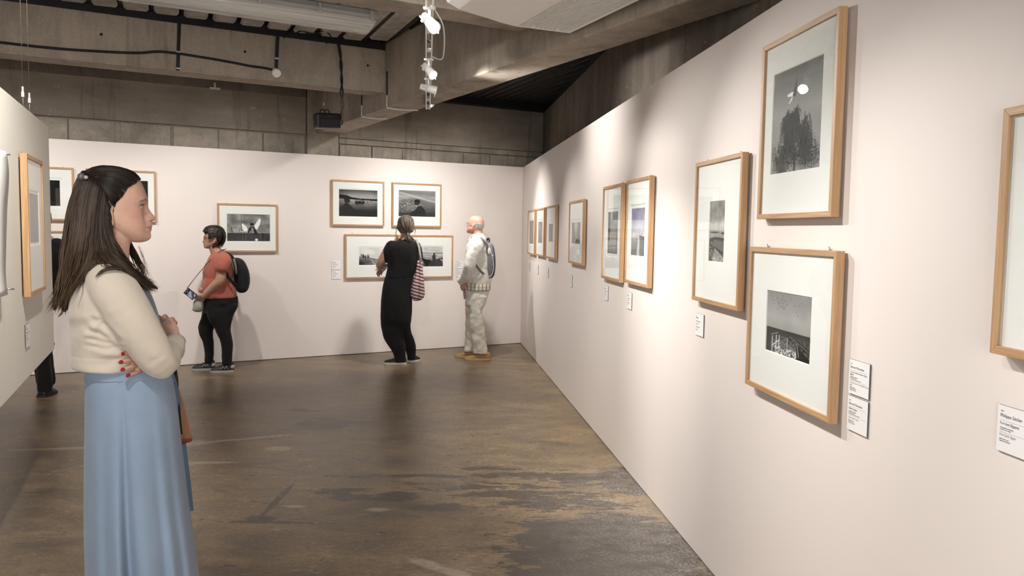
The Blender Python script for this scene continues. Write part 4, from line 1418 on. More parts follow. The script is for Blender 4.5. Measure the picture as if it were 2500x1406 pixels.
HZ = [(.113, -.062, -.100, .010), (.109, -.040, -.122, .030), (.101, -.022, -.140, .047), (.088, -.010, -.156, .060), (.070, .001, -.168, .069), (.045, .010, -.175, .0735), (.025, .0155, -.177, .0745),
      (.013, .0170, -.177, .0735), (.004, .0125, -.176, .072), (-.006, .0085, -.173, .071), (-.018, .0075, -.168, .0695), (-.03, .0090, -.158, .068), (-.045, .0120, -.140, .0655), (-.06, .0140, -.112, .0615),
      (-.072, .0140, -.094, .057), (-.084, .0135, -.076, .050), (-.094, .0125, -.058, .041), (-.102, .0095, -.042, .031), (-.107, .0040, -.03, .021), (-.110, -.004, -.020, .010)]
MID = [(.113, -.062), (.101, -.020), (.088, -.007), (.070, .003), (.045, .0125), (.025, .0185), (.0126, .0205), (.0047, .019), (-.005, .0215), (-.015, .0265), (-.025, .0335), (-.032, .0395), (-.037, .0420), (-.0405, .0400), (-.0435, .0330),
       (-.046, .0285), (-.052, .0285), (-.058, .0305), (-.0605, .0310), (-.0635, .0290), (-.0652, .0262), (-.067, .0282), (-.070, .0298), (-.074, .0272), (-.079, .0247), (-.085, .0260), (-.0915, .0270), (-.098, .0245), (-.104, .0180), (-.108, .008), (-.110, -.004)]


def head_verts(nu=72, nv=64, nose=1.0, jaw=1.0):
    hz = np.array(HZ)[::-1]; md = np.array(MID)[::-1]
    zz = np.interp(np.linspace(0, 1, nv), np.linspace(0, 1, 400), np.linspace(-.110, .113, 400))
    # finer near mouth and nose, closed at both ends
    V = []
    for z in zz:
        xf = np.interp(z, hz[:, 0], hz[:, 1]); xb = np.interp(z, hz[:, 0], hz[:, 2]); w = np.interp(z, hz[:, 0], hz[:, 3])
        if z < -.03: w *= jaw
        xc = -.070 if z > -.04 else max(-.070, (xf + xb) / 2)
        if not (xb < xc < xf): xc = (xf + xb) / 2
        mid = np.interp(z, md[:, 0], md[:, 1])
        sg = np.interp(z, [-.11, -.095, -.08, -.066, -.05, -.044, -.036, -.02, .0, .012, .03], [.012, .017, .018, .021, .014, .0135, .0120, .0085, .0075, .011, .03])
        for k in range(nu):
            t = 2 * PI * k / nu; ct, st = math.cos(t), math.sin(t)
            n = 2.35 if ct > 0 else 2.1
            x = xc + (xf - xc if ct > 0 else xc - xb) * np.sign(ct) * abs(ct) ** (2 / n)
            y = w * np.sign(st) * abs(st) ** (2 / n)
            if ct > 0:
                x += (mid - xf) * nose * math.exp(-(y / sg) ** 2)
                ay = abs(y)
                x += .0075 * math.exp(-((ay - .0135) / .0055) ** 2 - ((z + .0395) / .006) ** 2)           # nostril wing
                x -= .0025 * math.exp(-((ay - .0215) / .004) ** 2 - ((z + .038) / .010) ** 2)
                x -= .0060 * math.exp(-((ay - .031) / .014) ** 2 - ((z - .001) / .0095) ** 2)             # eye socket
                x += .0030 * math.exp(-((ay - .032) / .018) ** 2 - ((z - .019) / .006) ** 2)             # brow
                x += .0035 * math.exp(-((ay - .046) / .014) ** 2 - ((z + .028) / .013) ** 2)             # cheekbone
                x -= .0030 * math.exp(-((ay - .026) / .006) ** 2 - ((z + .065) / .006) ** 2)             # mouth corner
            V.append((x, y, z))
    return np.array(V), nu, nv


def head_mb(mb, M, scale=1.0, nu=72, nv=64, ears=True, jaw=1.0):
    V, nu, nv = head_verts(nu, nv, 1.0, jaw)
    V = V * scale
    V = np.array([tuple(M @ Vector(p)) for p in V])
    mb.loft([V[i * nu:(i + 1) * nu] for i in range(nv)])
    if ears:
        for s in (-1, 1):
            pts = []
            rim = [(-.078, .030, .000), (-.086, .034, .006), (-.096, .040, .001), (-.099, .040, -.012), (-.093, .036, -.032), (-.084, .030, -.046), (-.078, .026, -.055)]
            P = [M @ (Vector((x, s * (.044 + y), z)) * scale) for x, y, z in rim]
            mb.tube(P, [.004 * scale, .0055 * scale, .0058 * scale, .0055 * scale, .0055 * scale, .006 * scale, .006 * scale], 8, None, 3, True)
            P = [M @ (Vector((x, s * y, z)) * scale) for x, y, z in [(-.080, .071, -.003), (-.085, .075, -.02), (-.080, .070, -.046)]]
            mb.tube(P, [(.0075 * scale, .0045 * scale), (.010 * scale, .0045 * scale), (.0075 * scale, .0045 * scale)], 10, tuple(M.to_3x3() @ Vector((0, 1, 0))), 3, True)


def hand_mb(mb, wrist, d, n, side, k=1.0, curls=(.3, .35, .4, .45), spread=.04, thumb_curl=.3, thumb_out=.9):
    """wrist point, pointing direction d, direction n the palm faces, side: +1 thumb along cross(d, n)"""
    d = np.array(d, float); d /= np.linalg.norm(d); n = np.array(n, float); n -= d * (n @ d); n /= np.linalg.norm(n)
    s = np.cross(d, n) * side
    w = np.array(wrist, float)
    mb.tube([w - d * .02 * k, w + d * .02 * k, w + d * .055 * k, w + d * .088 * k], [(.024 * k, .018 * k), (.031 * k, .0165 * k), (.039 * k, .0145 * k), (.037 * k, .0115 * k)], 14, n, 3, True)
    tips = []
    for i, ln in enumerate((.072, .080, .075, .058)):
        off = (.0285 - .0190 * i)
        base = w + d * (.082 - (.004 if i in (0, 3) else 0) - (.006 if i == 3 else 0)) * k + s * off * k
        dd = d + s * (1.5 - i) * spread; dd /= np.linalg.norm(dd)
        nn = n.copy()
        pts = [base - dd * .025 * k, base]
        p = base
        for j, fr in enumerate((.44, .31, .25)):
            a = curls[i] * (1.0 if j else .8)
            dd, nn = dd * math.cos(a) + nn * math.sin(a), nn * math.cos(a) - dd * math.sin(a)
            p = p + dd * ln * fr * k; pts.append(p)
        r = (.0085 if i < 3 else .0072) * k
        mb.tube(pts, [r * 1.05, r * 1.05, r, r * .9, r * .74], 10, None, 3, True)
        tips.append((p, dd, nn, r))
    b = w + d * .022 * k + s * .024 * k
    t = d * .62 + s * thumb_out * .7 + n * .25; t /= np.linalg.norm(t)
    p1 = b + t * .036 * k; t2 = t + (d * .6 - s * .2 + n * thumb_curl) * .5; t2 /= np.linalg.norm(t2)
    p2 = p1 + t2 * .030 * k; t3 = t2 + (n * thumb_curl - s * .15) * .5; t3 /= np.linalg.norm(t3); p3 = p2 + t3 * .022 * k
    mb.tube([b - t * .01, b, p1, p2, p3], [.014 * k, .0145 * k, .011 * k, .0095 * k, .0075 * k], 10, None, 3, True)
    return tips


def limb(mb, a, b, c, r, n=16):
    """two-segment limb with a bend at b; r = radii at start, mid, joint, mid, end"""
    a, b, c = map(lambda q: np.array(q, float), (a, b, c))
    mb.tube([a, a * .6 + b * .4, b, b * .55 + c * .45, c], r, n, None, 4, True)


def shoe(name, parent, heel, toe, width, height, mat_up, mat_sole, sole_h=.022, laces=None, collar=True, label=None):
    """heel and toe: ground points in the parent's frame"""
    heel = np.array(heel, float); toe = np.array(toe, float)
    d = toe - heel; ln = np.linalg.norm(d[:2]); d = d / np.linalg.norm(d); s = np.cross([0, 0, 1], d)
    prof = [(.0, .30, .62), (.04, .40, .95), (.15, .44, 1.0), (.30, .42, .92), (.45, .45, .72), (.62, .50, .56), (.78, .49, .46), (.90, .40, .38), (.97, .26, .28), (1.0, .10, .16)]
    rings = []
    for t, wf, hf in prof:
        c = heel + d * ln * t + np.array([0, 0, sole_h * .6])
        ring = []
        for k in range(18):
            a = 2 * PI * k / 18; ca, sa = math.cos(a), math.sin(a)
            ring.append(c + s * width * wf * ca * (1 if sa < 0 else (1 - .35 * sa)) + np.array([0, 0, height * hf * max(0, sa) ** .8]))
        rings.append(ring)
    mb = MB(); mb.loft(rings); o = mb.build(name, mat_up, parent)
    if label: o['label'] = label
    out = []
    for t, wf, hf in prof: out.append(heel + d * ln * (t * 1.02 - .01) + s * width * (wf + .03))
    for t, wf, hf in prof[::-1]: out.append(heel + d * ln * (t * 1.02 - .01) - s * width * (wf + .03))
    mb = MB(); mb.prism(out, (0, 0, 0), (0, 0, sole_h)); mb.build('sole', mat_sole, o, None, .003)
    if laces:
        mb = MB()
        for t in (.40, .47, .54, .61):
            hf = np.interp(t, [p[0] for p in prof], [p[2] for p in prof]); c = heel + d * ln * t + np.array([0, 0, sole_h * .6 + height * hf + .001])
            mb.tube([c - s * width * .26 - np.array([0, 0, .006]), c + np.array([0, 0, .002]), c + s * width * .26 - np.array([0, 0, .006])], .003, 6, None, 3)
        mb.build('laces', laces, o)
    return o


def skin_colour(base, M, scale=1.0, lips=(.40, .16, .14), brow=(.10, .06, .04), blush=.25):
    Mi = np.array(M.inverted())

    def f(co):
        q = (co @ Mi[:3, :3].T + Mi[:3, 3]) / scale
        c = np.tile(np.array(base, float), (len(co), 1))
        c *= (1 + .10 * vnoise(co, 45) + .06 * vnoise(co, 160))[:, None]
        x, y, z = q[:, 0], np.abs(q[:, 1]), q[:, 2]
        fr = x > -.045

        def mixin(m, col): c[:] = c * (1 - m[:, None]) + np.array(col) * m[:, None]
        mixin(fr * blush * np.exp(-((y - .045) / .018) ** 2 - ((z + .03) / .02) ** 2), (base[0] * .95, base[1] * .62, base[2] * .62))
        mixin(fr * blush * 1.3 * np.exp(-(y / .016) ** 2 - ((z + .035) / .012) ** 2), (base[0] * .92, base[1] * .66, base[2] * .66))
        lipw = .0058 * np.clip(1 - (y / .0265) ** 2, 0, 1) ** .6
        mixin(fr * (x > -.005) * np.clip(1.4 - np.abs(z + .0652) / (lipw + 1e-4), 0, 1) * (y < .0262) * .85, lips)
        mixin(fr * (x > 0) * np.exp(-((z + .0652) / .0010) ** 2) * (y < .025) * .7, tuple(v * .4 for v in lips))
        arch = .0145 + .0045 * np.clip((y - .014) / .022, 0, 1) - .008 * np.clip((y - .036) / .02, 0, 1)
        mixin(fr * np.clip(1.5 - np.abs(z - arch) / .0028, 0, 1) * np.clip((y - .011) / .004, 0, 1) * np.clip((.056 - y) / .006, 0, 1) * .85, brow)
        mixin(fr * .55 * np.exp(-((y - .031) / .017) ** 2 - ((z - .006) / .0045) ** 2), (base[0] * .74, base[1] * .64, base[2] * .62))
        mixin(fr * .25 * np.exp(-((y - .031) / .016) ** 2 - ((z + .010) / .004) ** 2), (base[0] * .7, base[1] * .6, base[2] * .6))
        mixin(fr * .8 * np.exp(-((y - .0085) / .0035) ** 2 - ((z + .0435) / .0022) ** 2), (base[0] * .25, base[1] * .15, base[2] * .14))
        return np.clip(c, .005, .95)
    return f


MAT['skin'] = attr_mat('skin', .48, .4, .06, 700, .12)
MAT['hair'] = attr_mat('hair', .46, .35, .1, 500)


def eye_material():
    m, nt, bs = newmat('eyeball')
    tc = nt.nodes.new('ShaderNodeTexCoord')
    sp = N(nt, 'ShaderNodeSeparateXYZ', {0: tc.outputs['Object']})
    r = mth(nt, 'SQRT', mth(nt, 'ADD', mth(nt, 'POWER', sp.outputs[1], 2.0), mth(nt, 'POWER', sp.outputs[2], 2.0)))
    c = ramp(nt, mth(nt, 'MULTIPLY', r, 100.0), [(.0, (.005, .005, .005)), (.28, (.005, .005, .005)), (.31, (.09, .085, .06)), (.62, (.04, .038, .03)), (.70, (.36, .32, .29)), (1.0, (.33, .28, .25))])
    L(nt, c, bs.inputs['Base Color']); bs.inputs['Roughness'].default_value = .12
    return m


MAT['eye'] = eye_material()
MAT['lash'] = plain('eyelash', (.02, .013, .010), .6)


def eyes(parent, M, scale=1.0, skin=(.5, .3, .22), lid_open=.5):
    ml = plain('eyelid_skin', tuple(v * .88 for v in skin), .5)
    for s, nm in ((-1, 'right'), (1, 'left')):
        c = M @ (Vector((-.0065, s * .031, 0)) * scale)
        T = Matrix.Translation(c) @ M.to_3x3().to_4x4()
        MB().sphere((0, 0, 0), .0122 * scale, 20, 14).build('eye', MAT['eye'], parent, T)
        # lids: bands of a slightly larger sphere
        for nm2, lo, hi in (('upper_eyelid', 13, 70), ('lower_eyelid', -70, -17)):
            rings = []
            for e in np.linspace(lo, hi, 7):
                ring = []
                for a in np.linspace(-88, 88, 17):
                    er = math.radians(e * (1 - .35 * (abs(a) / 78) ** 2) if lo > 0 else e * (1 - .25 * (abs(a) / 78) ** 2)); ar = math.radians(a)
                    r = .0134 * scale
                    ring.append((r * math.cos(er) * math.cos(ar), r * math.cos(er) * math.sin(ar), r * math.sin(er)))
                rings.append(ring)
            mb = MB(); mb.loft(rings, False, True, False); mb.build(nm2, ml, parent, T, 0, False)
        pts = []
        for a in np.linspace(-86, 86, 15):
            er = math.radians(13 * (1 - .35 * (abs(a) / 76) ** 2)); ar = math.radians(a); r = .0138 * scale
            pts.append((r * math.cos(er) * math.cos(ar), r * math.cos(er) * math.sin(ar), r * math.sin(er)))
        MB().tube(pts, .0013 * scale, 6).build('eyelashes', MAT['lash'], parent, T)


def locks(guides, per, parent, name, r0, jit, colfn, seed=1, seg=16, sides=5, wave=0.0, avoid=()):
    """strands swept between neighbouring guide curves"""
    rng = np.random.default_rng(seed)
    G = []
    for g in guides:
        p = catmull(np.array(g, float), 8)
        s = np.concatenate([[0], np.cumsum(np.linalg.norm(np.diff(p, axis=0), axis=1))]); s /= s[-1]
        t = np.linspace(0, 1, seg)
        G.append(np.stack([np.interp(t, s, p[:, k]) for k in range(3)], 1))
    mb = MB(); cols = []
    for i in range(len(G) - 1):
        for k in range(per):
            f = (k + rng.random()) / per
            a, b = G[i], G[i + 1]
            p = a * (1 - f) + b * f
            t = np.linspace(0, 1, seg)[:, None]
            off = rng.normal(0, jit, 3); off2 = rng.normal(0, jit * 1.6, 3)
            ph = rng.random() * 6.28
            p = p + off * (.35 + .65 * t) + off2 * t * t + np.stack([np.sin(t[:, 0] * 9 + ph), np.cos(t[:, 0] * 8 + ph), 0 * t[:, 0]], 1) * wave * t
            for bvh, off in avoid:
                for q in range(len(p)):
                    loc, nrm, ix, ds = bvh.find_nearest(p[q])
                    if loc is not None and ds < .12 and (Vector(p[q]) - loc).dot(nrm) < off: p[q] = loc + nrm * (off + .0025 * f)
            if avoid:
                for q in range(2): p[1:-1] = (p[:-2] + 2 * p[1:-1] + p[2:]) / 4
            end = seg if rng.random() < .6 else int(seg * rng.uniform(.7, 1.0))
            p = p[:max(4, end)]
            tt = np.linspace(0, 1, len(p))
            r = r0 * rng.uniform(.6, 1.15) * np.clip(np.minimum(.25 + tt * 4, 1) * np.clip(1.25 - tt ** 3 * 1.15, .1, 1), .1, 1)
            rr = [(q, q * .55) for q in r]
            n0 = len(mb.v)
            mb.tube(p, rr, sides)
            shade = rng.normal(0, 1)
            c = colfn(p, tt, shade)
            cols.append(np.repeat(c, sides, axis=0))
    me = mb.mesh(name)
    a = me.color_attributes.new('Col', 'FLOAT_COLOR', 'POINT')
    C = np.ones((len(mb.v), 4), np.float32); C[:, :3] = np.clip(np.vstack(cols), .002, .9)
    a.data.foreach_set('color', C.ravel())
    o = link_mesh(name, me, MAT['hair'], parent)
    o['kind'] = 'stuff'
    return o


def hair_cap(parent, M, scale, pred, thick, colfn, name='hair', nu=110, nv=90, rough=.35, out=.0):
    """a shell of short hair grown off the head surface where pred(x, y, z) holds"""
    V, nu, nv = head_verts(nu, nv)
    keep = np.array([pred(*p) for p in V])
    ctr = np.array([-.075, 0, .0])
    mb = MB(); idx = {}
    nrm = V - ctr; nrm /= np.linalg.norm(nrm, axis=1)[:, None]
    jit = vnoise(V * np.array([1, 1, .35]), 190) * rough
    P = V + nrm * (thick * (1 + jit))[:, None]
    f = []
    for i in range(nv - 1):
        for j in range(nu):
            q = (i * nu + j, i * nu + (j + 1) % nu, (i + 1) * nu + (j + 1) % nu, (i + 1) * nu + j)
            if all(keep[k] for k in q): f.append(q)
    used = sorted({k for q in f for k in q}); rem = {k: n for n, k in enumerate(used)}
    nV = len(used)
    # outer sheet, inner sheet and rim
    faces = [tuple(rem[k] for k in q) for q in f] + [tuple(rem[k] + nV for k in q[::-1]) for q in f]
    from collections import Counter
    ed = Counter()
    for q in f:
        for a, b in zip(q, q[1:] + q[:1]): ed[(a, b)] += 1
    for (a, b) in ed:
        if (b, a) not in ed: faces.append((rem[b], rem[a], rem[a] + nV, rem[b] + nV))
    pts = [tuple(M @ Vector(P[k] * scale)) for k in used] + [tuple(M @ Vector((V[k] - nrm[k] * .002) * scale)) for k in used]
    mb.add(pts, faces, True)
    me = mb.mesh(name)
    a = me.color_attributes.new('Col', 'FLOAT_COLOR', 'POINT')
    C = np.ones((len(pts), 4), np.float32); C[:, :3] = np.clip(np.vstack([colfn(V[used]), colfn(V[used])]), .003, .9)
    a.data.foreach_set('color', C.ravel())
    return link_mesh(name, me, MAT['hair'], parent)


def bvh_of(o):
    me = o.data
    return BVHTree.FromPolygons([v.co.copy() for v in me.vertices], [tuple(p.vertices) for p in me.polygons])


def folds(amp, s=14.0, anis=(1, 1, .35), fine=.25):
    an = np.array(anis)

    def f(co, no):
        d = vnoise(co * an, s) + .5 * vnoise(co * an + 7.7, s * 2.1) + fine * vnoise(co, s * 5)
        return co + no * (d * amp)[:, None]
    return f


def head_matrix(o, yaw, pitch=0.0, roll=0.0):
    return Matrix.Translation(tuple(o)) @ Matrix.Rotation(yaw, 4, 'Z') @ Matrix.Rotation(pitch, 4, 'Y') @ Matrix.Rotation(roll, 4, 'X')
# ------------------------------------------------------------------ nearest woman: profile, arms crossed
W1 = Fig(310, 548, 'woman in cream cardigan and long blue skirt with arms crossed, nearest the viewer', 2.4)
r1 = W1.root
w = W1.w
HM = head_matrix(w(344.5, 502.9, 0), 0.0, 0.0)
SK1 = (.56, .345, .265)
mb = MB()
head_mb(mb, HM, 1.0, 112, 190)
ho = np.array(HM.translation)
mb.tube([ho + [-.085, 0, -.035], ho + [-.082, 0, -.085], ho + [-.088, 0, -.125], w(262, 655), w(258, 690)], [(.052, .052), (.051, .054), (.052, .055), (.065, .062), (.09, .07)], 22, (1, 0, 0), 4, True)
# torso, hips, legs
mb.tube([w(262, 668), w(268, 700), w(275, 770), w(297, 880), w(305, 960), w(308, 1010)], [(.09, .05), (.155, .085), (.15, .10), (.12, .085), (.155, .10), (.14, .10)], 24, (1, 0, 0), 4, True)
for s in (-1, 1):
    h = w(306, 985) + [0, .085 * s, 0]; kn = np.array([h[0] + .01, .09 * s, .49]); an = np.array([h[0] - .02, .09 * s, .09])
    limb(mb, h, kn, an, [.085, .072, .055, .05, .035])
    mb.tube([an + [-.04, 0, -.04], an + [.03, 0, -.045], an + [.13, 0, -.072]], [(.032, .035), (.04, .035), (.04, .016)], 14, (0, 0, 1), 3, True)
# near (right) arm
sR = w(268, 702, -.145); eR = w(390, 882, -.15); wR = w(425, 832, .015)
mb.tube([sR, w(311, 760, -.165), w(386, 879, -.155), w(402, 881, -.10), w(412, 862, -.03), wR], [.042, .036, .028, .026, .025, .025], 16, None, 4, True)
tR = hand_mb(mb, w(428, 842, .015), (-.42, .20, .84), (.25, .95, -.05), 1, .88, (.62, .72, .85, 1.0), .05, .5)
# far (left) arm
sL = w(280, 700, .15); eL = w(424, 850, .15); wL = w(372, 872, -.03)
limb(mb, sL, eL, wL, [.04, .032, .022, .025, .025])
tL = hand_mb(mb, wL + (w(340, 880, -.155) - wL) * .25, w(308, 892, -.185) - wL, (-.2, .85, -.1), -1, .96, (.10, .12, .14, .18), .055, .3, .7)
fc = skin_colour(SK1, HM, 1.0, (.40, .155, .14), (.13, .075, .05), .32)
body1 = fuse('body', mb, .0024, 3, MAT['skin'], r1, None, fc)
eyes(r1, HM, 1.0, SK1)
nail = plain('red_nail', (.30, .010, .026), .18, 0, .6)
for tips in (tL, tR):
    for (p, d, n, r) in tips:
        m = MB(); Z = -np.array(n); X = np.cross(d, Z)
        q = Matrix(((d[0], X[0], Z[0], p[0]), (d[1], X[1], Z[1], p[1]), (d[2], X[2], Z[2], p[2]), (0, 0, 0, 1)))
        m.sphere((-.001, 0, r * .62), 1, 12, 8, (.0085, .0056, .0024))
        o = m.build('fingernail', nail, r1, q)

# cardigan: torso, near sleeve, far sleeve as one knit surface
mb = MB()
cr = [(634, 238, 292, .062), (646, 222, 312, .085), (662, 203, 330, .125), (685, 183, 347, .160), (712, 171, 358, .178), (745, 166, 369, .180), (785, 167, 380, .172), (825, 169, 387, .162), (858, 170, 386, .152), (880, 171, 380, .148), (892, 176, 376, .147)]
mb.loft(W1.smooth_rows(cr, 4, 44, 2.15))
mb.tube([w(258, 674, -.115), w(279, 708, -.150), w(311, 760, -.165), w(349, 824, -.168), w(386, 879, -.155), w(402, 880, -.10), w(412, 860, -.03), w(420, 844, .005)],
        [.056, .066, .0635, .058, .050, .044, .040, .036], 26, None, 5, True)
mb.tube([w(272, 695, .11), w(312, 758, .155), (w(370, 826, .165)), w(423, 848, .15), w(420, 862, .09), w(392, 874, .02), w(352, 878, -.07)], [.05, .054, .046, .031, .034, .034, .033], 22, None, 5, True)


def knit(co, no):
    x, y, z = co[:, 0], co[:, 1], co[:, 2]
    d = .0035 * vnoise(co * np.array([1, 1, .5]), 16) + .0010 * vnoise(co, 60)
    near = np.clip((-.03 - y) / .05, 0, 1)
    # folds fanning out under the arm and along the side
    A = w(262, 775, -.17)
    dx, dz = x - A[0], z - A[2]
    rr = np.hypot(dx, dz); an = np.arctan2(dz, -dx)
    d += near * .0045 * np.sin(an * 8 + rr * 14) * np.exp(-((rr - .09) / .06) ** 2) * np.exp(-((an + .6) / .8) ** 2)
    B_ = w(318, 866, -.16)
    dx, dz = x - B_[0], z - B_[2]
    rr = np.hypot(dx, dz); an = np.arctan2(dz, -dx)
    d += near * .0040 * np.sin(an * 7 + 1.0) * np.exp(-((rr - .06) / .04) ** 2) * np.exp(-((an - .3) / 1.0) ** 2)
    # soft creases along the sleeve near the elbow
    E_ = w(404, 884, -.15)
    t = (x - E_[0]) * .6 + (z - E_[2]) * .8
    d += near * .0016 * np.sin(t * 120) * np.exp(-((np.hypot(x - E_[0], z - E_[2]) - .03) / .05) ** 2)
    # pulled folds between arm, side and hem: valleys along short lines
    for (ax, ay, bx, by, dep, sg) in [(241, 777, 296, 834, .006, .007), (201, 801, 274, 832, .0050, .008), (208, 827, 288, 846, .0055, .007), (204, 846, 311, 860, .0045, .007), (262, 853, 308, 843, .004, .005), (215, 770, 250, 800, .003, .008),
                                      (253, 753, 311, 726, .0010, .009), (268, 777, 330, 745, .0009, .010), (362, 880, 398, 862, .0014, .007)]:
        P_, Q_ = w(ax, ay, -.17), w(bx, by, -.17)
        ux, uz = Q_[0] - P_[0], Q_[2] - P_[2]; ll = ux * ux + uz * uz
        tt = np.clip(((x - P_[0]) * ux + (z - P_[2]) * uz) / ll, 0, 1)
        ds = np.hypot(x - P_[0] - tt * ux, z - P_[2] - tt * uz)
        e_ = np.clip(np.minimum(tt, 1 - tt) * 4 + .15, 0, 1)
        side = np.sign((x - P_[0]) * uz - (z - P_[2]) * ux)
        d += near * e_ * .72 * (-dep * np.exp(-(ds / sg) ** 2) + dep * .55 * np.exp(-((ds - 1.7 * sg) / (1.1 * sg)) ** 2))
    # hem band
    hz = w(300, 874, -.15)[2]
    body = np.clip((E_[0] - .10 - x) / .03, 0, 1)
    d += body * (-.0022 * np.exp(-((z - hz) / .0022) ** 2) + .001 / (1 + np.exp((z - hz) / .0015)))
    return co + no * d[:, None]


MAT['cardigan'] = fabric('cream_knit', (.57, .51, .425), .9, .05, 6, 1400, .25, .3)
cardigan = fuse('cardigan', mb, .0045, 4, MAT['cardigan'], r1, knit)
# cuffs
for pts, rr in (([w(418, 850, -.012), w(421.5, 841, .012)], .0375), ([w(362, 876, -.05), w(351, 877, -.075)], .0355)):
    MB().tube(pts, rr, 24, None, 2, True).build('cuff', MAT['cardigan'], r1)
# beaded bracelet on the near wrist
bc = w(424, 836, .022); bd_ = (w(421, 820, .05) - bc); bd_ /= np.linalg.norm(bd_); h1 = np.cross(bd_, [0, 0, 1]); h1 /= np.linalg.norm(h1); h2 = np.cross(bd_, h1)
mb = MB()
for k in range(30):
    a = 2 * PI * k / 30; mb.sphere(bc + (h1 * math.cos(a) + h2 * math.sin(a)) * .0325, .0034, 8, 6)
mb.build('bracelet', plain('bead', (.55, .45, .36), .25, .3), r1)

# dress: bodice and skirt
MAT['denim'] = fabric('blue_cloth', (.225, .295, .395), .8, .07, 5, 1200, .25, .15)
mb = MB()
mb.loft(W1.smooth_rows([(690, 250, 352, .09), (712, 230, 366, .11), (745, 200, 379, .125), (785, 190, 391, .13), (830, 190, 398, .125), (875, 196, 402, .128), (900, 202, 404, .130)], 4, 40))
sk = [(884, 206, 400, .128), (896, 206, 405, .132), (925, 206, 419, .150), (965, 207, 427, .168), (1000, 207, 432, .180), (1050, 207, 438, .195), (1100, 206, 444, .207), (1200, 205, 456, .226), (1300, 206, 469, .243), (1406, 210, 483, .257), (1540, 214, 500, .272), (1640, 216, 512, .285)]
rings = []
q = catmull(np.array(sk, float), 8)
for yy, xl, xr, hd in q:
    a = w(xl, yy); b = w(xr, yy); c = (a + b) / 2; h = np.linalg.norm(b - a) / 2
    g = np.clip((yy - 930) / 480, 0, 1.3)
    ring = []
    for k in range(240):
        t = 2 * PI * k / 240; ct, st = math.cos(t), math.sin(t)
        x = c[0] + h * np.sign(ct) * abs(ct) ** (2 / 2.2); y = hd * np.sign(st) * abs(st) ** (2 / 2.2)
        # px position along the near side drives the gores
        f = 1.0
        s = (t - PI) / PI if t > PI else None
        if s is not None:          # s: 0 at the back edge, 1 at the front edge
            def gz(m, sd): return math.exp(-((s - m) / sd) ** 2)
            f += 1.75 * g * (-.120 * gz(.455 - .015 * g, .022 + .008 * g) + .050 * gz(.395, .05) + .035 * gz(.52, .045) - .022 * gz(.31, .035) + .015 * gz(.25, .04)
                      - .028 * gz(.62, .03) + .030 * gz(.67, .03) - .026 * gz(.735, .028) + .022 * gz(.79, .03) - .02 * gz(.86, .025) + .012 * gz(.16, .04) - .012 * gz(.10, .02))
            f += -.012 * math.exp(-((s - .455) / .006) ** 2) * (1 - min(1, g * 2))
            if yy > 1290: f += -.05 * (min(1, (yy - 1290) / 120)) * gz(.225, .018)
        else:
            f += .05 * g * math.sin(t * 6)
        ring.append((c[0] + (x - c[0]) * (1 + (f - 1) * .15), y * f, c[2]))
    rings.append(ring)
mb.loft(rings)
fuse('dress', mb, None, 1, MAT['denim'], r1, folds(.0022, 11, (1, 1, .25), .08))
mb = MB(); mb.loft(W1.smooth_rows([(884, 205, 401, .130), (892, 205, 403, .133), (905, 205, 409, .140), (912, 205, 412, .142)], 2, 60)); mb.build('waistband', MAT['denim'], r1)
mb = MB()
rr = []
for (px, py, hw, off) in [(414, 905, 7, .10), (424, 935, 8, .12), (431, 980, 10, .135), (438, 1040, 11, .15), (445, 1110, 12, .165), (453, 1180, 13, .18), (461, 1250, 12, .19)]:
    a, b = w(px - hw, py, off), w(px + hw, py - 3, off + .02)
    rr.append([a, b, b + [0, .005, 0], a + [0, .005, 0]])
mb.loft(rr, True, False)
mb.build('sash', fabric('sash_cloth', (.13, .20, .30), .85, .06), r1)
# sandals under the skirt
for s in (-1, 1):
    h0 = w(306, 985); shoe('shoe', r1, (h0[0] - .07, .09 * s, 0), (h0[0] + .17, .09 * s, 0), .085, .06, plain('tan_leather', (.30, .17, .09), .5), plain('sole_dark', (.05, .04, .035), .7), .018)

# hair --------------------------------------------------------------
def HP(lst): return [w(*p) for p in lst]


B0 = HP([(212, 430, 0), (192, 455, 0), (178, 500, 0), (168, 545, 0), (159, 590, 0), (149, 622, 0), (152, 655, 0), (146, 690, 0), (137, 725, 0), (116, 750, 0)])
B1 = HP([(217, 431, -.035), (199, 470, -.05), (187, 520, -.06), (179, 575, -.06), (168, 618, -.055), (163, 668, -.035), (160, 715, -.025), (146, 757, -.02)])
B2 = HP([(232, 438, -.06), (219, 490, -.08), (211, 545, -.085), (205, 600, -.085), (194, 640, -.075), (184, 680, -.06), (175, 720, -.05), (166, 756, -.04)])
B5 = HP([(245, 448, -.074), (234, 500, -.090), (227, 560, -.094), (222, 605, -.096), (224, 640, -.115), (213, 668, -.12), (190, 700, -.09), (172, 740, -.06)])
B3 = HP([(256, 458, -.082), (247, 506, -.094), (244, 560, -.098), (250, 608, -.105), (266, 645, -.140), (300, 676, -.165), (338, 694, -.155), (372, 707, -.125)])
B3b = HP([(258, 478, -.087), (251, 525, -.095), (253, 578, -.097), (274, 625, -.105), (302, 660, -.125), (338, 688, -.125), (374, 706, -.11)])
B4 = HP([(264, 500, -.086), (260, 530, -.092), (264, 560, -.09), (278, 596, -.078), (294, 630, -.07), (320, 660, -.075), (347, 684, -.085), (379, 700, -.09)])
FA = HP([(300, 540, .08), (318, 590, .06), (337, 625, .05), (350, 655, .05), (362, 686, .04)])
FB = HP([(290, 560, .085), (306, 600, .07), (326, 632, .06), (343, 662, .055), (358, 690, .05)])


def m(lst): return [np.array([p[0], -p[1], p[2]]) for p in lst]


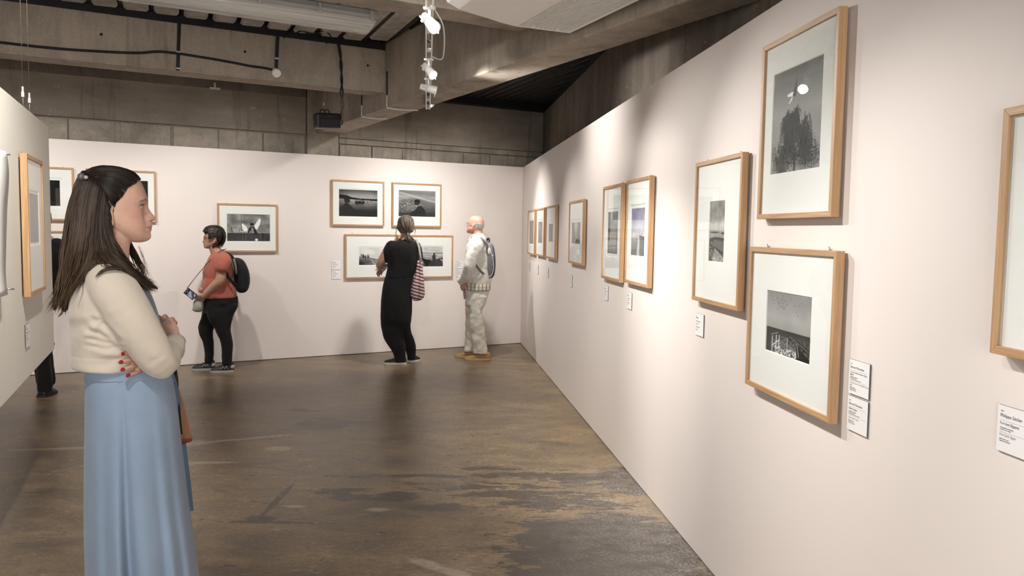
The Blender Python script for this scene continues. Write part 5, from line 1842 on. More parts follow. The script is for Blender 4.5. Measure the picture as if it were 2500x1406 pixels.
A0 = HP([(334, 441, 0), (324, 424, 0), (309, 413, 0), (287, 407, 0), (252, 412, 0), (222, 423, 0), (206, 431, -.004)])
A1 = HP([(326, 448, -.034), (314, 428, -.050), (292, 414, -.054), (262, 415, -.052), (236, 423, -.04), (207, 432, -.01)])
A2 = HP([(310, 460, -.058), (296, 446, -.072), (276, 436, -.079), (246, 432, -.066), (226, 432, -.045), (208, 433, -.012)])
A3 = HP([(297, 482, -.071), (284, 468, -.081), (266, 456, -.086), (243, 443, -.072), (224, 438, -.045), (209, 435, -.014)])
A4 = HP([(274, 504, -.080), (266, 484, -.086), (255, 464, -.086), (238, 447, -.070), (222, 440, -.045), (210, 437, -.015)])


def hair_fg(top, mid_, tip):
    def f(p, t, sh):
        t = t[:, None]
        c = np.array(top) * np.clip(1 - t * 2, 0, 1) + np.array(mid_) * np.clip(1 - np.abs(t - .5) * 2, 0, 1) + np.array(tip) * np.clip(t * 2 - 1, 0, 1)
        return c * math.exp(.28 * sh)
    return f


mb = MB()
c0 = HM @ Vector((-.094, 0, .025))
mb.sphere(tuple(c0), 1, 30, 20, (.0850, .0790, .0935))
for g, rr_ in ((B1, (.03, .04, .045, .045, .036, .03, .022, .01)), (B2, (.03, .038, .04, .04, .034, .028, .02, .008)), (m(B2), (.03, .038, .04, .04, .034, .028, .02, .008)), (B3b, (.014, .018, .020, .022, .022, .016, .006))):
    p = np.array(g); p = p * np.array([1, .72, 1]) + np.array([.012, 0, 0]); mb.tube(p, [r * .8 for r in rr_], 14, None, 4, True)
mb.tube([w(225, 432), w(208, 432), w(200, 437)], [.03, .018, .01], 12, None, 3, True)
hb = lambda co: np.tile(np.array([[.016, .010, .007]]), (len(co), 1)) * (1 + 1.2 * vnoise(co * np.array([3, 3, .5]), 60))[:, None]
hm = fuse('hair', mb, .005, 5, MAT['hair'], r1, None, hb)
dk = hair_fg((.011, .007, .005), (.013, .0082, .0058), (.016, .010, .007))
br = hair_fg((.018, .011, .0075), (.036, .0215, .0125), (.050, .030, .0165))
lt = hair_fg((.022, .0135, .009), (.050, .030, .017), (.085, .052, .027))
AV = [(bvh_of(body1), .006), (bvh_of(cardigan), .006)]
AH = [(bvh_of(body1), .0015)]
AV.append((bvh_of(hm), .0015))
locks([A0, A1, A2, A3, A4], 75, hm, 'swept_back_hair', .0024, .0016, dk, 1, avoid=AH)
locks([m(A4), m(A3), m(A2), m(A1), A0], 30, hm, 'swept_back_hair', .003, .0016, dk, 2, avoid=AH)
locks([B0, B1, B2, B5], 125, hm, 'long_hair', .0026, .0045, lt, 3, 20, 5, .006, AV)
locks([B5, B3], 130, hm, 'long_hair', .0025, .004, br, 4, 22, 5, .004, AV)
locks([B3, B3b, B4], 120, hm, 'long_hair', .0025, .0035, br, 5, 22, 5, .004, AV)
locks([m(B2), m(B1), B0], 50, hm, 'long_hair', .003, .005, lt, 6, 20, 5, .006, AV)
locks([FA, FB], 50, hm, 'front_strands', .0020, .003, br, 7, 16, 5, .005, AV)
locks([m(B4), m(B3b)], 40, hm, 'front_strands', .0024, .003, br, 8, 16, 5, .004, AV)
# stray curl on the shoulder and flyaways
S1 = HP([(252, 630, -.14), (285, 652, -.185), (268, 650, -.195), (246, 660, -.195), (233, 674, -.19), (236, 686, -.19)])
S2 = HP([(262, 635, -.15), (305, 662, -.18), (285, 657, -.195), (255, 662, -.195), (238, 674, -.19)])
locks([S1, S2], 22, hm, 'stray_curl', .0018, .0014, br, 9, 20, 5, .002, AV[:2])
F1 = HP([(340, 600, .02), (352, 632, .03), (360, 655, .03), (364, 680, .03)]); F2 = HP([(336, 600, .02), (350, 640, .02), (354, 670, .02), (362, 690, .02)])
locks([F1, F2], 9, hm, 'stray_curl', .0006, .004, br, 11, 14, 4, .006)
F1 = HP([(160, 640, 0), (140, 680, 0), (132, 720, 0), (140, 770, 0)]); F2 = HP([(165, 650, 0), (148, 690, 0), (142, 730, 0), (152, 775, 0)])
locks([F1, F2], 8, hm, 'stray_curl', .0007, .004, lt, 12, 14, 4, .008)
mb = MB(); mb.sphere(w(199, 431.5, -.05), .0115, 16, 12); mb.build('hair_tie_ball', plain('grey_bead', (.085, .085, .09), .4), r1)
mb = MB(); mb.sphere(w(210, 433, -.062), .006, 12, 8); mb.build('hair_tie', plain('pale_bead', (.38, .36, .33), .4), r1)

# handbag hanging at her far side
HB = empty('handbag', W1.mat @ Matrix.Translation(tuple(w(440, 1076, .20))))
tag(HB, 'tan leather handbag hanging behind the nearest woman', 'bag')
hb0 = w(440, 1076, .20)
leather = plain('tan_leather_bag', (.36, .165, .075), .45, 0, .5, .1, 40, .1)
mb = MB(); rr = []
for (py, xl, xr, dp) in [(1076, 424, 436, .05), (1070, 424, 464, .058), (1056, 423, 467, .058), (1020, 422, 458, .052), (980, 420, 448, .045), (948, 419, 437, .035)]:
    a, b = w(xl, py, .20), w(xr, py, .20)
    rr.append([(a[0], .20 - dp, a[2]), (b[0], .20 - dp * .8, b[2]), (b[0], .20 + dp * .8, b[2]), (a[0], .20 + dp, a[2])])
mb.loft([[np.array(p) - hb0 for p in ring] for ring in rr], True, False); mb.build('bag_body', leather, HB, None, .006)
mb = MB(); rr = []
for (py, xl, xr, dp) in [(1077, 423, 440, .052), (1070, 423, 466, .060), (1061, 423, 468, .060)]:
    a, b = w(xl, py, .20), w(xr, py, .20); rr.append([(a[0], .20 - dp, a[2]), (b[0], .20 - dp * .8, b[2]), (b[0], .20 + dp * .8, b[2]), (a[0], .20 + dp, a[2])])
mb.loft([[np.array(p) - hb0 for p in ring] for ring in rr], True, False); mb.build('base_panel', plain('red_leather', (.22, .055, .03), .5), HB, None, .003)
mb = MB()
MB().tube([w(429, 935, .16) - hb0, w(436, 980, .155) - hb0, w(441, 1030, .145) - hb0, w(444, 1060, .14) - hb0], .0028, 6, None, 3).build('piping', MAT['black_rubber'], HB)
mb.tube([w(424, 955, .17) - hb0, w(425, 925, .17) - hb0, w(427, 912, .16) - hb0], .008, 8, None, 4); mb.tube([w(431, 955, .20) - hb0, w(431, 930, .2) - hb0, w(427, 900, .17) - hb0], .006, 8, None, 4)
mb.build('handle', MAT['black_rubber'], HB)


# ------------------------------------------------------------------ woman in a salmon shirt, walking left
W2 = Fig(530, 906, 'woman in salmon T-shirt and black trousers walking left with a phone', None, (430, 540, 3.605))
r2 = W2.root; w = W2.w
SK2 = (.47, .275, .195)
HM2 = head_matrix(w(262, 150), PI - .02, .03)
h2 = np.array(HM2.translation)
mb = MB(); head_mb(mb, HM2, 1.0, 60, 80)
mb.tube([h2 + [.075, 0, -.05], h2 + [.085, 0, -.11], w(372, 300)], [.056, .055, .07], 18, (1, 0, 0), 3, True)
mb.tube([w(380, 300), w(380, 400), w(378, 560), w(395, 720)], [(.12, .05), (.13, .10), (.12, .12), (.12, .12)], 20, (1, 0, 0), 3, True)
limb(mb, w(410, 345, -.15), w(388, 520, -.2), w(248, 655, -.13), [.058, .060, .052, .046, .032])
limb(mb, w(390, 345, .16), w(330, 520, .2), w(235, 598, .02), [.058, .056, .05, .045, .032])
hand_mb(mb, w(250, 655, -.13), w(160, 690, -.06) - w(250, 655, -.13), (.1, .8, .5), 1, 1.0, (.3, .35, .4, .45), .05)
hand_mb(mb, w(242, 598, .02), w(200, 600, -.06) - w(242, 598, .02), (.5, -.6, -.2), 1, .9, (.8, .8, .85, .9), .05)
limb(mb, w(420, 800, -.08), w(415, 980, -.08), w(450, 1230, -.08), [.055, .055, .045, .04, .034])
limb(mb, w(330, 800, .06), w(268, 960, .08), w(290, 1220, .10), [.055, .055, .045, .04, .034])
fuse('body', mb, .0048, 3, MAT['skin'], r2, None, skin_colour(SK2, HM2, 1.0, (.40, .17, .15), (.05, .035, .03), .3))
eyes(r2, HM2, 1.0, SK2)
mb = MB()
mb.loft(W2.smooth_rows([(262, 340, 440, .07), (285, 312, 462, .13), (320, 288, 482, .175), (370, 262, 502, .19), (425, 238, 512, .19), (465, 236, 512, .19), (500, 238, 510, .185), (545, 222, 516, .19), (590, 214, 528, .19), (640, 226, 538, .19), (672, 245, 538, .185)], 3, 36))
mb.tube([w(425, 320, -.12), w(415, 360, -.185), w(404, 402, -.205)], [.078, .079, .074], 20, None, 3, True)
mb.tube([w(400, 320, .12), w(380, 360, .185), w(370, 402, .205)], [.075, .075, .07], 20, None, 3, True)
MAT['salmon'] = fabric('salmon_cotton', (.42, .125, .088), .85, .07, 10)
fuse('t_shirt', mb, .009, 4, MAT['salmon'], r2, folds(.012, 13, (1, 1, .6), .1))
MAT['black_cloth'] = fabric('black_cloth', (.011, .0105, .011), .85, .25, 9, 500, .2, .05)
mb = MB()
mb.loft(W2.smooth_rows([(655, 250, 540, .17), (690, 246, 546, .175), (730, 240, 545, .172), (770, 236, 530, .15), (810, 250, 505, .10)], 3, 32))
mb.loft(W2.smooth_rows([(730, 262, 543, .085, -.082), (770, 262, 532, .09, -.085), (810, 268, 512, .093, -.085), (860, 286, 494, .092, -.085), (930, 328, 483, .085, -.085), (980, 350, 484, .08, -.085), (1040, 385, 496, .072, -.085), (1120, 400, 499, .068, -.085), (1200, 402, 494, .062, -.085), (1258, 402, 492, .058, -.085)], 3, 24))
mb.loft(W2.smooth_rows([(730, 240, 480, .085, .082), (770, 234, 470, .09, .085), (810, 226, 440, .092, .085), (860, 212, 395, .09, .085), (930, 195, 338, .085, .085), (985, 203, 326, .08, .085), (1060, 232, 330, .07, .09), (1150, 248, 332, .065, .1), (1238, 252, 328, .058, .1)], 3, 24))
fuse('trousers', mb, .009, 3, MAT['black_cloth'], r2, folds(.012, 15, (1, 1, .7), .1))
MAT['shoe_grey'] = plain('shoe_grey', (.12, .125, .13), .6); MAT['sole_grey'] = plain('sole_grey', (.34, .33, .31), .6); MAT['shoe_black'] = plain('shoe_black', (.012, .012, .013), .6)
for (a, b, off, lab) in ((512, 300, -.085, 0), (345, 140, .10, 1)):
    p, q = w(a, 1330 if not lab else 1300, off), w(b, 1330 if not lab else 1300, off); p[2] = q[2] = 0
    o = shoe('shoe', r2, p, q, .098, .098, MAT['shoe_black'], MAT['sole_grey'], .026, MAT['black_rubber'])
    # grey zigzag mark and heel piece on the outer side
    d = (q - p) / np.linalg.norm(q - p); s = np.cross([0, 0, 1], d); s = s if s[1] < 0 else -s
    zz = []
    for (t, z) in ((.28, .034), (.33, .072), (.41, .036), (.46, .070), (.54, .036), (.57, .056)): zz.append(p + d * np.linalg.norm(q - p) * t + s * (.047 - .06 * max(0, z - .045)) + np.array([0, 0, z]))
    for i in range(5): MB().tube([zz[i], zz[i + 1]], .0065, 6).build('side_mark', MAT['shoe_grey'], o)
    MB().sphere(p + d * .02 + np.array([0, 0, .055]), 1, 12, 8, (.03, .045, .03)).build('heel_tab', MAT['sole_grey'], o)
hc = lambda V: np.tile(np.array([[.016, .011, .009]]), (len(V), 1)) * (1 + 1.6 * vnoise(V * np.array([1, 1, .3]), 130))[:, None]


def pr2(x, y, z):
    if z > .055: return x < .02
    if x > -.035: return False
    if z > .02: return True
    if x > -.062: return z > -.005 and abs(y) > .04
    if abs(y) > .055 and x > -.110: return z > .008
    return z > -.10


hm2 = hair_cap(r2, HM2, 1.0, pr2, .026, hc, 'hair', 110, 90, .25)
T0 = lambda lst: [np.array(HM2 @ Vector(p)) for p in lst]
gs = [T0([(.012, y, .088), (.018 - abs(y) * .4, y * 1.35, .075), (.012 - abs(y) * .6, y * 1.9, .05), (-.005 - abs(y) * .6, y * 2.1, .03)]) for y in (-.03, -.01, .015, .03)]
locks(gs, 16, hm2, 'fringe', .004, .003, lambda p, t, s: np.tile([[.02, .014, .011]], (len(p), 1)) * math.exp(.3 * s), 21, 10)
gs = [T0([(-.10, y * .6, .125), (-.17, y * .8, .07), (-.19, y, .0), (-.165, y * .9, -.06), (-.135, y * .75, -.10)]) for y in (-.08, -.045, 0, .045, .08)]
locks(gs, 26, hm2, 'nape_hair', .005, .004, lambda p, t, s: np.tile([[.02, .014, .011]], (len(p), 1)) * math.exp(.35 * s), 22, 12)
# glasses
mb = MB()
gx = .022
for s in (-1, 1):
    ring = [np.array(HM2 @ Vector((gx - .004 * (s * math.cos(a) > .5), s * .032 + .024 * math.cos(a), .0 + .018 * math.sin(a)))) for a in np.linspace(0, 2 * PI, 20)]
    mb.tube(ring, .0018, 6)
    mb.tube([np.array(HM2 @ Vector(p)) for p in ((gx - .002, s * .056, .005), (-.02, s * .074, .004), (-.09, s * .078, .0))], .0016, 6)
mb.tube([np.array(HM2 @ Vector(p)) for p in ((gx, -.009, .004), (gx + .003, 0, .007), (gx, .009, .004))], .0016, 6)
mb.build('eyeglasses', plain('glasses_frame', (.22, .19, .17), .3), r2)
# necklace / lanyard cord round the neck
MAT['cord'] = plain('cord', (.30, .26, .22), .7); MAT['cord_dark'] = plain('cord_dark', (.05, .045, .04), .7)
MB().tube([w(438, 246, -.02), w(400, 256, -.075), w(352, 290, -.10), (w(300, 340, -.13)), w(262, 385, -.15), w(245, 405, -.12), w(252, 398, -.05), w(270, 360, .05), w(330, 290, .07), w(420, 252, .05), w(438, 246, -.02)], .004, 6, None, 4).build('neck_cord', MAT['cord_dark'], r2)
# phone on its lanyard
ph = empty('smartphone', W2.mat); tag(ph, 'black smartphone held by the woman in salmon', 'phone')
a, b, c, d = w(62, 630, -.09), w(105, 585, -.11), w(188, 650, -.13), w(142, 696, -.11)
n = np.cross(b - a, d - a); n /= np.linalg.norm(n); n = n if n[1] < 0 else -n
mb = MB(); mb.prism([a, b, c, d], n * 0, -n * .009); mb.build('phone_body', MAT['black_plastic'], ph, None, .004)
e_ = lambda s, t: a + (d - a) * s + (b - a) * t + n * .0008
mb = MB(); mb.add([e_(.30, .10), e_(.95, .08), e_(.95, .92), e_(.30, .92)], [(0, 1, 2, 3)])
m_, nt, bs = newmat('phone_screen'); bs.inputs['Base Color'].default_value = (.05, .05, .07, 1); bs.inputs['Roughness'].default_value = .1
v = coords(nt, 'Generated'); L(nt, ramp(nt, noise(nt, v, 2.2, 2), [(.42, (.03, .03, .05)), (.62, (.42, .40, .55))]), bs.inputs['Emission Color']); bs.inputs['Emission Strength'].default_value = .8
mb.build('screen', m_, ph)
mb = MB()
for (s, t) in ((.10, .28), (.10, .72), (.2, .5)): mb.sphere(e_(s, t), .007, 12, 8, (1, 1, 1))
mb.build('camera_lens', plain('lens_glass', (.30, .30, .34), .1), ph)
mb = MB(); mb.tube([w(246, 400, -.13), w(170, 490, -.115), w(92, 592, -.10)], .0028, 6, None, 3); mb.tube([w(250, 405, -.10), w(205, 455, -.10), w(100, 590, -.10)], .0028, 6, None, 3); mb.build('lanyard', MAT['cord'], ph)
# white pouch under the hand
po = empty('cloth_pouch', W2.mat); tag(po, 'pale cloth pouch hanging below the phone hand', 'bag')
mb = MB()
mb.loft(W2.smooth_rows([(690, 158, 240, .02, -.06), (715, 145, 245, .035, -.06), (750, 142, 246, .045, -.06), (780, 140, 240, .04, -.06), (798, 160, 226, .02, -.06)], 3, 20))
mb.tube([w(150, 780, -.06), w(120, 792, -.06)], [.008, .003], 8, None, 2, True)
fuse('pouch', mb, .008, 2, fabric('pouch_cloth', (.34, .34, .30), .9, .1), po, folds(.01, 20))
# backpack
MAT['pack_black'] = fabric('pack_black', (.014, .013, .015), .7, .3, 12, 300, .3, .05)
bp = empty('backpack', W2.mat); tag(bp, 'black backpack on the woman in salmon', 'bag')
mb = MB()
mb.loft(W2.smooth_rows([(322, 500, 545, .06), (335, 495, 580, .11), (365, 500, 610, .135), (420, 505, 636, .15), (480, 508, 648, .155), (540, 512, 650, .155), (590, 525, 640, .15), (618, 540, 618, .13), (628, 555, 598, .09)], 3, 30, 2.6))
fuse('pack_body', mb, .009, 4, MAT['pack_black'], bp, folds(.012, 12))
grey_strap = plain('grey_strap', (.22, .20, .19), .7)
MB().tube([w(402, 275, -.13), w(455, 285, -.165), w(505, 335, -.185), w(522, 400, -.19), w(530, 468, -.165)], [(.016, .006)] * 5, 8, (0, -1, 0), 4).build('shoulder_strap', MAT['pack_black'], bp)
MB().tube([w(508, 330, -.19), w(524, 400, -.195), w(531, 466, -.17)], [(.010, .004)] * 3, 8, (0, -1, 0), 4).build('strap_trim', grey_strap, bp)
MB().tube([w(436, 455, -.215), w(470, 505, -.205), w(505, 545, -.19), w(530, 575, -.15)], [(.016, .005)] * 4, 8, (0, -1, 0), 4).build('lower_strap', MAT['pack_black'], bp)
MB().tube([w(402, 275, .13), w(455, 285, .165), w(505, 335, .185), w(530, 468, .165)], [(.016, .006)] * 4, 8, (0, -1, 0), 4).build('shoulder_strap', MAT['pack_black'], bp)

# ------------------------------------------------------------------ woman in black seen from behind
W3 = Fig(977, 889, 'woman dressed all in black seen from behind, striped tote on her shoulder', None, (900, 500, 3.347))
r3 = W3.root; w = W3.w
SK3 = (.40, .24, .175)
HM3 = head_matrix(w(285, 172, .10), PI / 2 + .35, -.05)
h3 = np.array(HM3.translation)
mb = MB(); head_mb(mb, HM3, .98, 60, 70)
mb.tube([w(297, 205, .03), w(300, 260, .01), w(290, 320)], [.056, .054, .08], 18, (0, 1, 0), 3, True)
mb.tube([w(285, 305), w(280, 400), w(260, 560), w(235, 760)], [(.12, .05), (.14, .08), (.12, .08), (.12, .09)], 20, (0, 1, 0), 3, True)
limb(mb, w(170, 345, 0), w(92, 488, .03), w(120, 522, .24), [.05, .05, .046, .042, .03])
limb(mb, w(395, 345, 0), w(400, 500, .08), w(250, 500, .24), [.05, .048, .044, .04, .03])
hand_mb(mb, w(130, 500, .25), w(84, 555, .28) - w(130, 500, .25), (.4, -.7, -.1), 1, 1.0, (.5, .5, .5, .5), .05)
hand_mb(mb, w(240, 500, .24), (-1, .1, 0), (0, -1, .1), 1, .95, (.5, .5, .5, .5), .05)
limb(mb, w(200, 800, .0), w(185, 1000, .0), w(255, 1255, .0), [.05, .055, .045, .04, .034])
limb(mb, w(280, 800, .02), w(300, 1000, .05), w(350, 1235, .10), [.045, .045, .04, .036, .032])
body3 = fuse('body', mb, .0052, 3, MAT['skin'], r3, None, skin_colour(SK3, HM3, .98))
eyes(r3, HM3, .98, SK3)
mb = MB()
mb.loft(W3.smooth_rows([(278, 262, 345, .05), (290, 232, 372, .075), (305, 190, 395, .10), (330, 160, 408, .125), (370, 150, 412, .14), (430, 148, 406, .145), (500, 152, 392, .14), (560, 142, 375, .14), (600, 132, 362, .14)], 3, 36))
mb.tube([w(188, 335, 0), w(158, 385, .01), w(136, 432, .025)], [.068, .066, .062], 18, None, 3, True)
mb.tube([w(385, 340, 0), w(398, 400, .02), w(402, 440, .03)], [.062, .062, .058], 18, None, 3, True)
fuse('t_shirt', mb, .009, 4, MAT['black_cloth'], r3, folds(.010, 12))
mb = MB()
mb.loft(W3.smooth_rows([(585, 134, 366, .14), (650, 118, 358, .145), (700, 108, 352, .15), (760, 102, 352, .155), (830, 98, 354, .155), (900, 95, 350, .15), (950, 96, 346, .14), (1000, 105, 335, .10), (1040, 130, 310, .05)], 3, 32))
mb.loft(W3.smooth_rows([(900, 95, 270, .13, 0), (980, 98, 285, .125, 0), (1030, 108, 288, .12, 0), (1085, 122, 292, .11, 0), (1140, 152, 297, .10, 0), (1190, 186, 300, .085, 0), (1240, 205, 301, .075, 0), (1285, 204, 300, .07, 0)], 3, 26))
mb.loft(W3.smooth_rows([(860, 220, 353, .12, .04), (920, 230, 350, .12, .05), (980, 250, 343, .12, .05), (1040, 262, 350, .11, .06), (1090, 275, 372, .10, .08), (1150, 290, 388, .09, .09), (1200, 305, 388, .08, .10), (1255, 318, 382, .07, .10)], 3, 26))
fuse('trousers', mb, .009, 4, MAT['black_cloth'], r3, folds(.014, 9, (1, 1, .4), .1))
white_sole = plain('white_sole', (.62, .60, .56), .6)
for (a, b, y, off) in ((308, 125, 1330, .0), (330, 418, 1300, .12)):
    p, q = w(a, y, off), w(b, y, off); p[2] = q[2] = 0
    if off: q = q + np.array([0, .12, 0])
    shoe('shoe', r3, p, q, .096, .09, MAT['shoe_black'], white_sole, .026, MAT['black_rubber'])
gh = lambda V: np.tile(np.array([[.115, .090, .066]]), (len(V), 1)) * (1 + 1.4 * vnoise(V * np.array([1.2, 1.2, .3]), 110))[:, None]


def pr3(x, y, z):
    if z > .06: return x < .01
    if x > -.04: return False
    if abs(y) > .05 and x > -.10: return z > -.01
    return z > -.075


hm3 = hair_cap(r3, HM3, .98, pr3, .014, gh, 'hair')
knot = w(318, 232, -.055)
G3 = []
for (x0, y0, o0, x1, y1, o1) in [(228, 190, .06, 262, 225, -.02), (240, 140, .06, 262, 200, -.055), (262, 98, .09, 275, 165, -.085), (300, 86, .10, 300, 140, -.09), (335, 96, .09, 330, 155, -.09), (362, 140, .06, 352, 200, -.06), (372, 190, .06, 358, 222, -.02)]:
    G3.append([w(x0, y0, o0), w((x0 * 1.2 + x1) / 2.2, (y0 * 1.2 + y1) / 2.2, o0 * .15 + o1 * .55), w(x1, y1, o1), knot])
gc = lambda p, t, s: np.tile([[.13, .100, .072]], (len(p), 1)) * math.exp(.42 * s)
locks(G3, 40, hm3, 'tied_hair', .0040, .003, gc, 31, 16, avoid=[(bvh_of(body3), .016)])
T1 = [knot, w(300, 255, -.075), w(305, 285, -.08), w(330, 312, -.07)]; T2 = [knot, w(335, 250, -.07), w(368, 280, -.07), w(378, 312, -.06)]; T3 = [knot, w(322, 262, -.095), w(345, 295, -.10), w(352, 322, -.08)]
locks([T1, T3, T2], 34, hm3, 'ponytail', .0055, .004, gc, 32, 12, 5, .008)
mb = MB(); mb.tube([knot, w(322, 262, -.07), w(340, 300, -.065)], [.018, .028, .014], 12, None, 4, True); o = mb.build('ponytail_core', plain('dark_blond', (.06, .045, .032), .5), hm3)
L1 = [w(236, 150, .08), w(226, 200, .07), w(220, 245, .05), w(236, 272, .03)]; L2 = [w(238, 170, .08), w(230, 215, .07), w(228, 255, .05), w(248, 282, .02)]
locks([L1, L2], 8, hm3, 'loose_strands', .002, .003, gc, 33, 12)
L1 = [w(372, 170, .05), w(384, 200, .03), w(380, 235, 0)]; L2 = [w(370, 180, .05), w(378, 215, .03), w(372, 250, 0)]
locks([L1, L2], 6, hm3, 'loose_strands', .0018, .003, gc, 34, 12)
mb = MB(); ring = [knot + np.array([.019 * math.cos(a), -.004, .019 * math.sin(a)]) for a in np.linspace(0, 2 * PI, 18)]; mb.tube(ring, .006, 8); mb.build('hair_tie', plain('hair_band', (.06, .045, .03), .7), r3)
o = empty('phone', W3.mat); tag(o, 'pale phone held in the crossed arms of the woman in black', 'phone')
a, b, c, d = w(104, 528, .235), w(150, 502, .235), w(152, 520, .235), w(110, 546, .235)
mb = MB(); mb.prism([a, b, c, d], (0, 0, 0), (0, .009, 0)); mb.build('phone_case', plain('pale_case', (.55, .47, .47), .4), o, None, .003)
# striped tote
m_, nt, bs = newmat('striped_canvas')
sp_ = N(nt, 'ShaderNodeSeparateXYZ', {0: coords(nt)})
wv = mth(nt, 'FRACT', mth(nt, 'ADD', mth(nt, 'MULTIPLY', sp_.outputs[2], 27.0), mth(nt, 'MULTIPLY', mth(nt, 'ABSOLUTE', mth(nt, 'SUBTRACT', sp_.outputs[0], .30)), -8.0)))
L(nt, ramp(nt, wv, [(.50, (.62, .52, .50)), (.56, (.15, .045, .06))]), bs.inputs['Base Color']); bs.inputs['Roughness'].default_value = .9
tb = empty('tote_bag', W3.mat); tag(tb, 'red and white striped canvas tote hanging from the shoulder of the woman in black', 'bag')
mb = MB()
mb.loft(W3.smooth_rows([(455, 402, 438, .02, -.05), (480, 394, 440, .04, -.05), (530, 384, 440, .06, -.05), (590, 368, 446, .075, -.05), (650, 352, 454, .085, -.05), (710, 342, 458, .085, -.05), (750, 345, 454, .08, -.05), (778, 365, 430, .06, -.05), (786, 385, 415, .03, -.05)], 3, 30, 2.4))


def tote(co, no):
    d = folds(.012, 16, (1, 1, .3))(co, no)
    x0 = w(408, 600, -.1)[0]
    k = np.exp(-((co[:, 0] - x0) / .014) ** 2) * (no[:, 1] < 0) * np.clip((co[:, 2] - .55) / .2, 0, 1)
    return d - no * (k * .022)[:, None]


fuse('bag_body', mb, .008, 3, m_, tb, tote)
strap = fabric('canvas_strap', (.42, .38, .33), .85, .1)
for k, o_ in ((0, -.035), (1, .06)):
    MB().tube([w(428 - 8 * k, 470, -.09 + o_ * .5), w(422, 420, -.09 + o_), w(412, 350, -.07 + o_), w(396, 302, -.02 + o_ * .5), w(384, 288, .02), w(400, 320, .09), w(420, 460, .02)], [(.012, .004)] * 7, 8, (0, -1, 0), 4).build('shoulder_strap', strap, tb)

# ------------------------------------------------------------------ man in off white with a backpack
W4 = Fig(1165, 876, 'bald man in pale sweatshirt and off white trousers looking up', None, (1080, 500, 3.515))
r4 = W4.root; w = W4.w
SK4 = (.56, .29, .215)
HM4 = head_matrix(w(238, 165, .04), PI - .55, -.20)
mb = MB(); head_mb(mb, HM4, 1.02, 64, 80, True, 1.08)
mb.tube([w(300, 205), w(302, 240, -.01), w(308, 300, -.02)], [.062, .062, .075], 18, (1, 0, 0), 3, True)
mb.tube([w(310, 290), w(310, 400), w(310, 560), w(300, 740)], [(.12, .06), (.13, .08), (.12, .08), (.11, .09)], 20, (1, 0, 0), 3, True)
limb(mb, w(290, 330, -.17), w(232, 545, -.17), w(160, 655, -.06), [.055, .052, .046, .042, .032])
limb(mb, w(280, 330, .18), w(215, 545, .2), w(165, 660, .06), [.055, .052, .046, .042, .032])
hand_mb(mb, w(168, 662, -.05), w(186, 715, -.02) - w(168, 655, -.05), (.3, .9, 0), 1, 1.0, (.5, .6, .6, .6), .04)
hand_mb(mb, w(168, 665, .05), w(184, 720, .03) - w(168, 660, .05), (.3, -.9, 0), -1, 1.0, (.5, .6, .6, .6), .04)
limb(mb, w(310, 800, -.07), w(296, 1000, -.08), w(322, 1260, -.07), [.045, .05, .045, .04, .034])
limb(mb, w(250, 800, .08), w(232, 1000, .10), w(232, 1245, .12), [.05, .05, .045, .04, .034])
fuse('body', mb, .0048, 3, MAT['skin'], r4, None, skin_colour(SK4, HM4, 1.02, (.42, .19, .16), (.30, .26, .22), .4))
eyes(r4, HM4, 1.02, SK4)
wh = lambda V: np.tile(np.array([[.40, .385, .36]]), (len(V), 1)) * (1 + .9 * vnoise(V * np.array([1, 1, .4]), 120))[:, None]


def pr4(x, y, z):
    if x > -.075: return False
    top = .040 + .012 * math.sin(y * 60)
    if x > -.11 and abs(y) > .05: return -.002 < z < top
    return -.085 < z < top


hair_cap(r4, HM4, 1.02, pr4, .0055, wh, 'hair', 110, 100, .6)
MAT['sweat'] = fabric('pale_sweatshirt', (.60, .585, .545), .95, .10, 22, 260, .5, .2)
mb = MB()
mb.loft(W4.smooth_rows([(240, 262, 352, .06), (262, 250, 372, .085), (290, 232, 384, .14), (330, 212, 388, .175), (390, 200, 392, .19), (460, 200, 398, .19), (540, 204, 408, .185), (610, 205, 416, .18), (660, 202, 418, .175), (690, 206, 412, .165)], 3, 36))
mb.tube([w(300, 318, -.12), w(288, 360, -.20), w(258, 450, -.215), w(232, 540, -.21), w(205, 600, -.16), w(165, 652, -.075)], [.078, .083, .080, .075, .062, .048], 20, None, 4, True)
mb.tube([w(285, 318, .12), w(262, 400, .2), w(225, 540, .21), w(185, 620, .13), w(160, 650, .05)], [.075, .08, .072, .058, .046], 20, None, 4, True)
mb.tube([w(330, 246, -.03), w(300, 258, -.075), (w(262, 285, -.09)), w(240, 300, -.03), w(250, 285, .06), w(300, 256, .07), w(330, 246, -.03)], .018, 10, None, 4, True)
fuse('sweatshirt', mb, .0085, 3, MAT['sweat'], r4, folds(.018, 13, (1, 1, .8), .15))
# plaid shirt hem and collar
m_, nt, bs = newmat('plaid_cotton')
v = coords(nt); sp_ = N(nt, 'ShaderNodeSeparateXYZ', {0: v})
a_ = mth(nt, 'FRACT', mth(nt, 'MULTIPLY', sp_.outputs[0], 22.0)); b_ = mth(nt, 'FRACT', mth(nt, 'MULTIPLY', sp_.outputs[2], 24.0))
q_ = mth(nt, 'MULTIPLY', ramp(nt, a_, [(.3, .35), (.36, 1.0)]), ramp(nt, b_, [(.2, .6), (.26, 1.0)]))
L(nt, mixc(nt, q_, (.10, .09, .07), (.62, .59, .50)), bs.inputs['Base Color']); bs.inputs['Roughness'].default_value = .9
mb = MB(); mb.loft(W4.smooth_rows([(660, 208, 408, .17), (690, 200, 413, .178), (715, 198, 414, .180), (732, 202, 408, .176)], 2, 32)); mb.build('shirt_hem', m_, r4)
mb = MB(); mb.tube([w(262, 268, -.08), w(245, 290, -.085), w(228, 318, -.07), w(222, 335, -.03)], [(.02, .006)] * 4, 8, (0, -1, 0), 3); mb.build('shirt_collar', m_, r4)
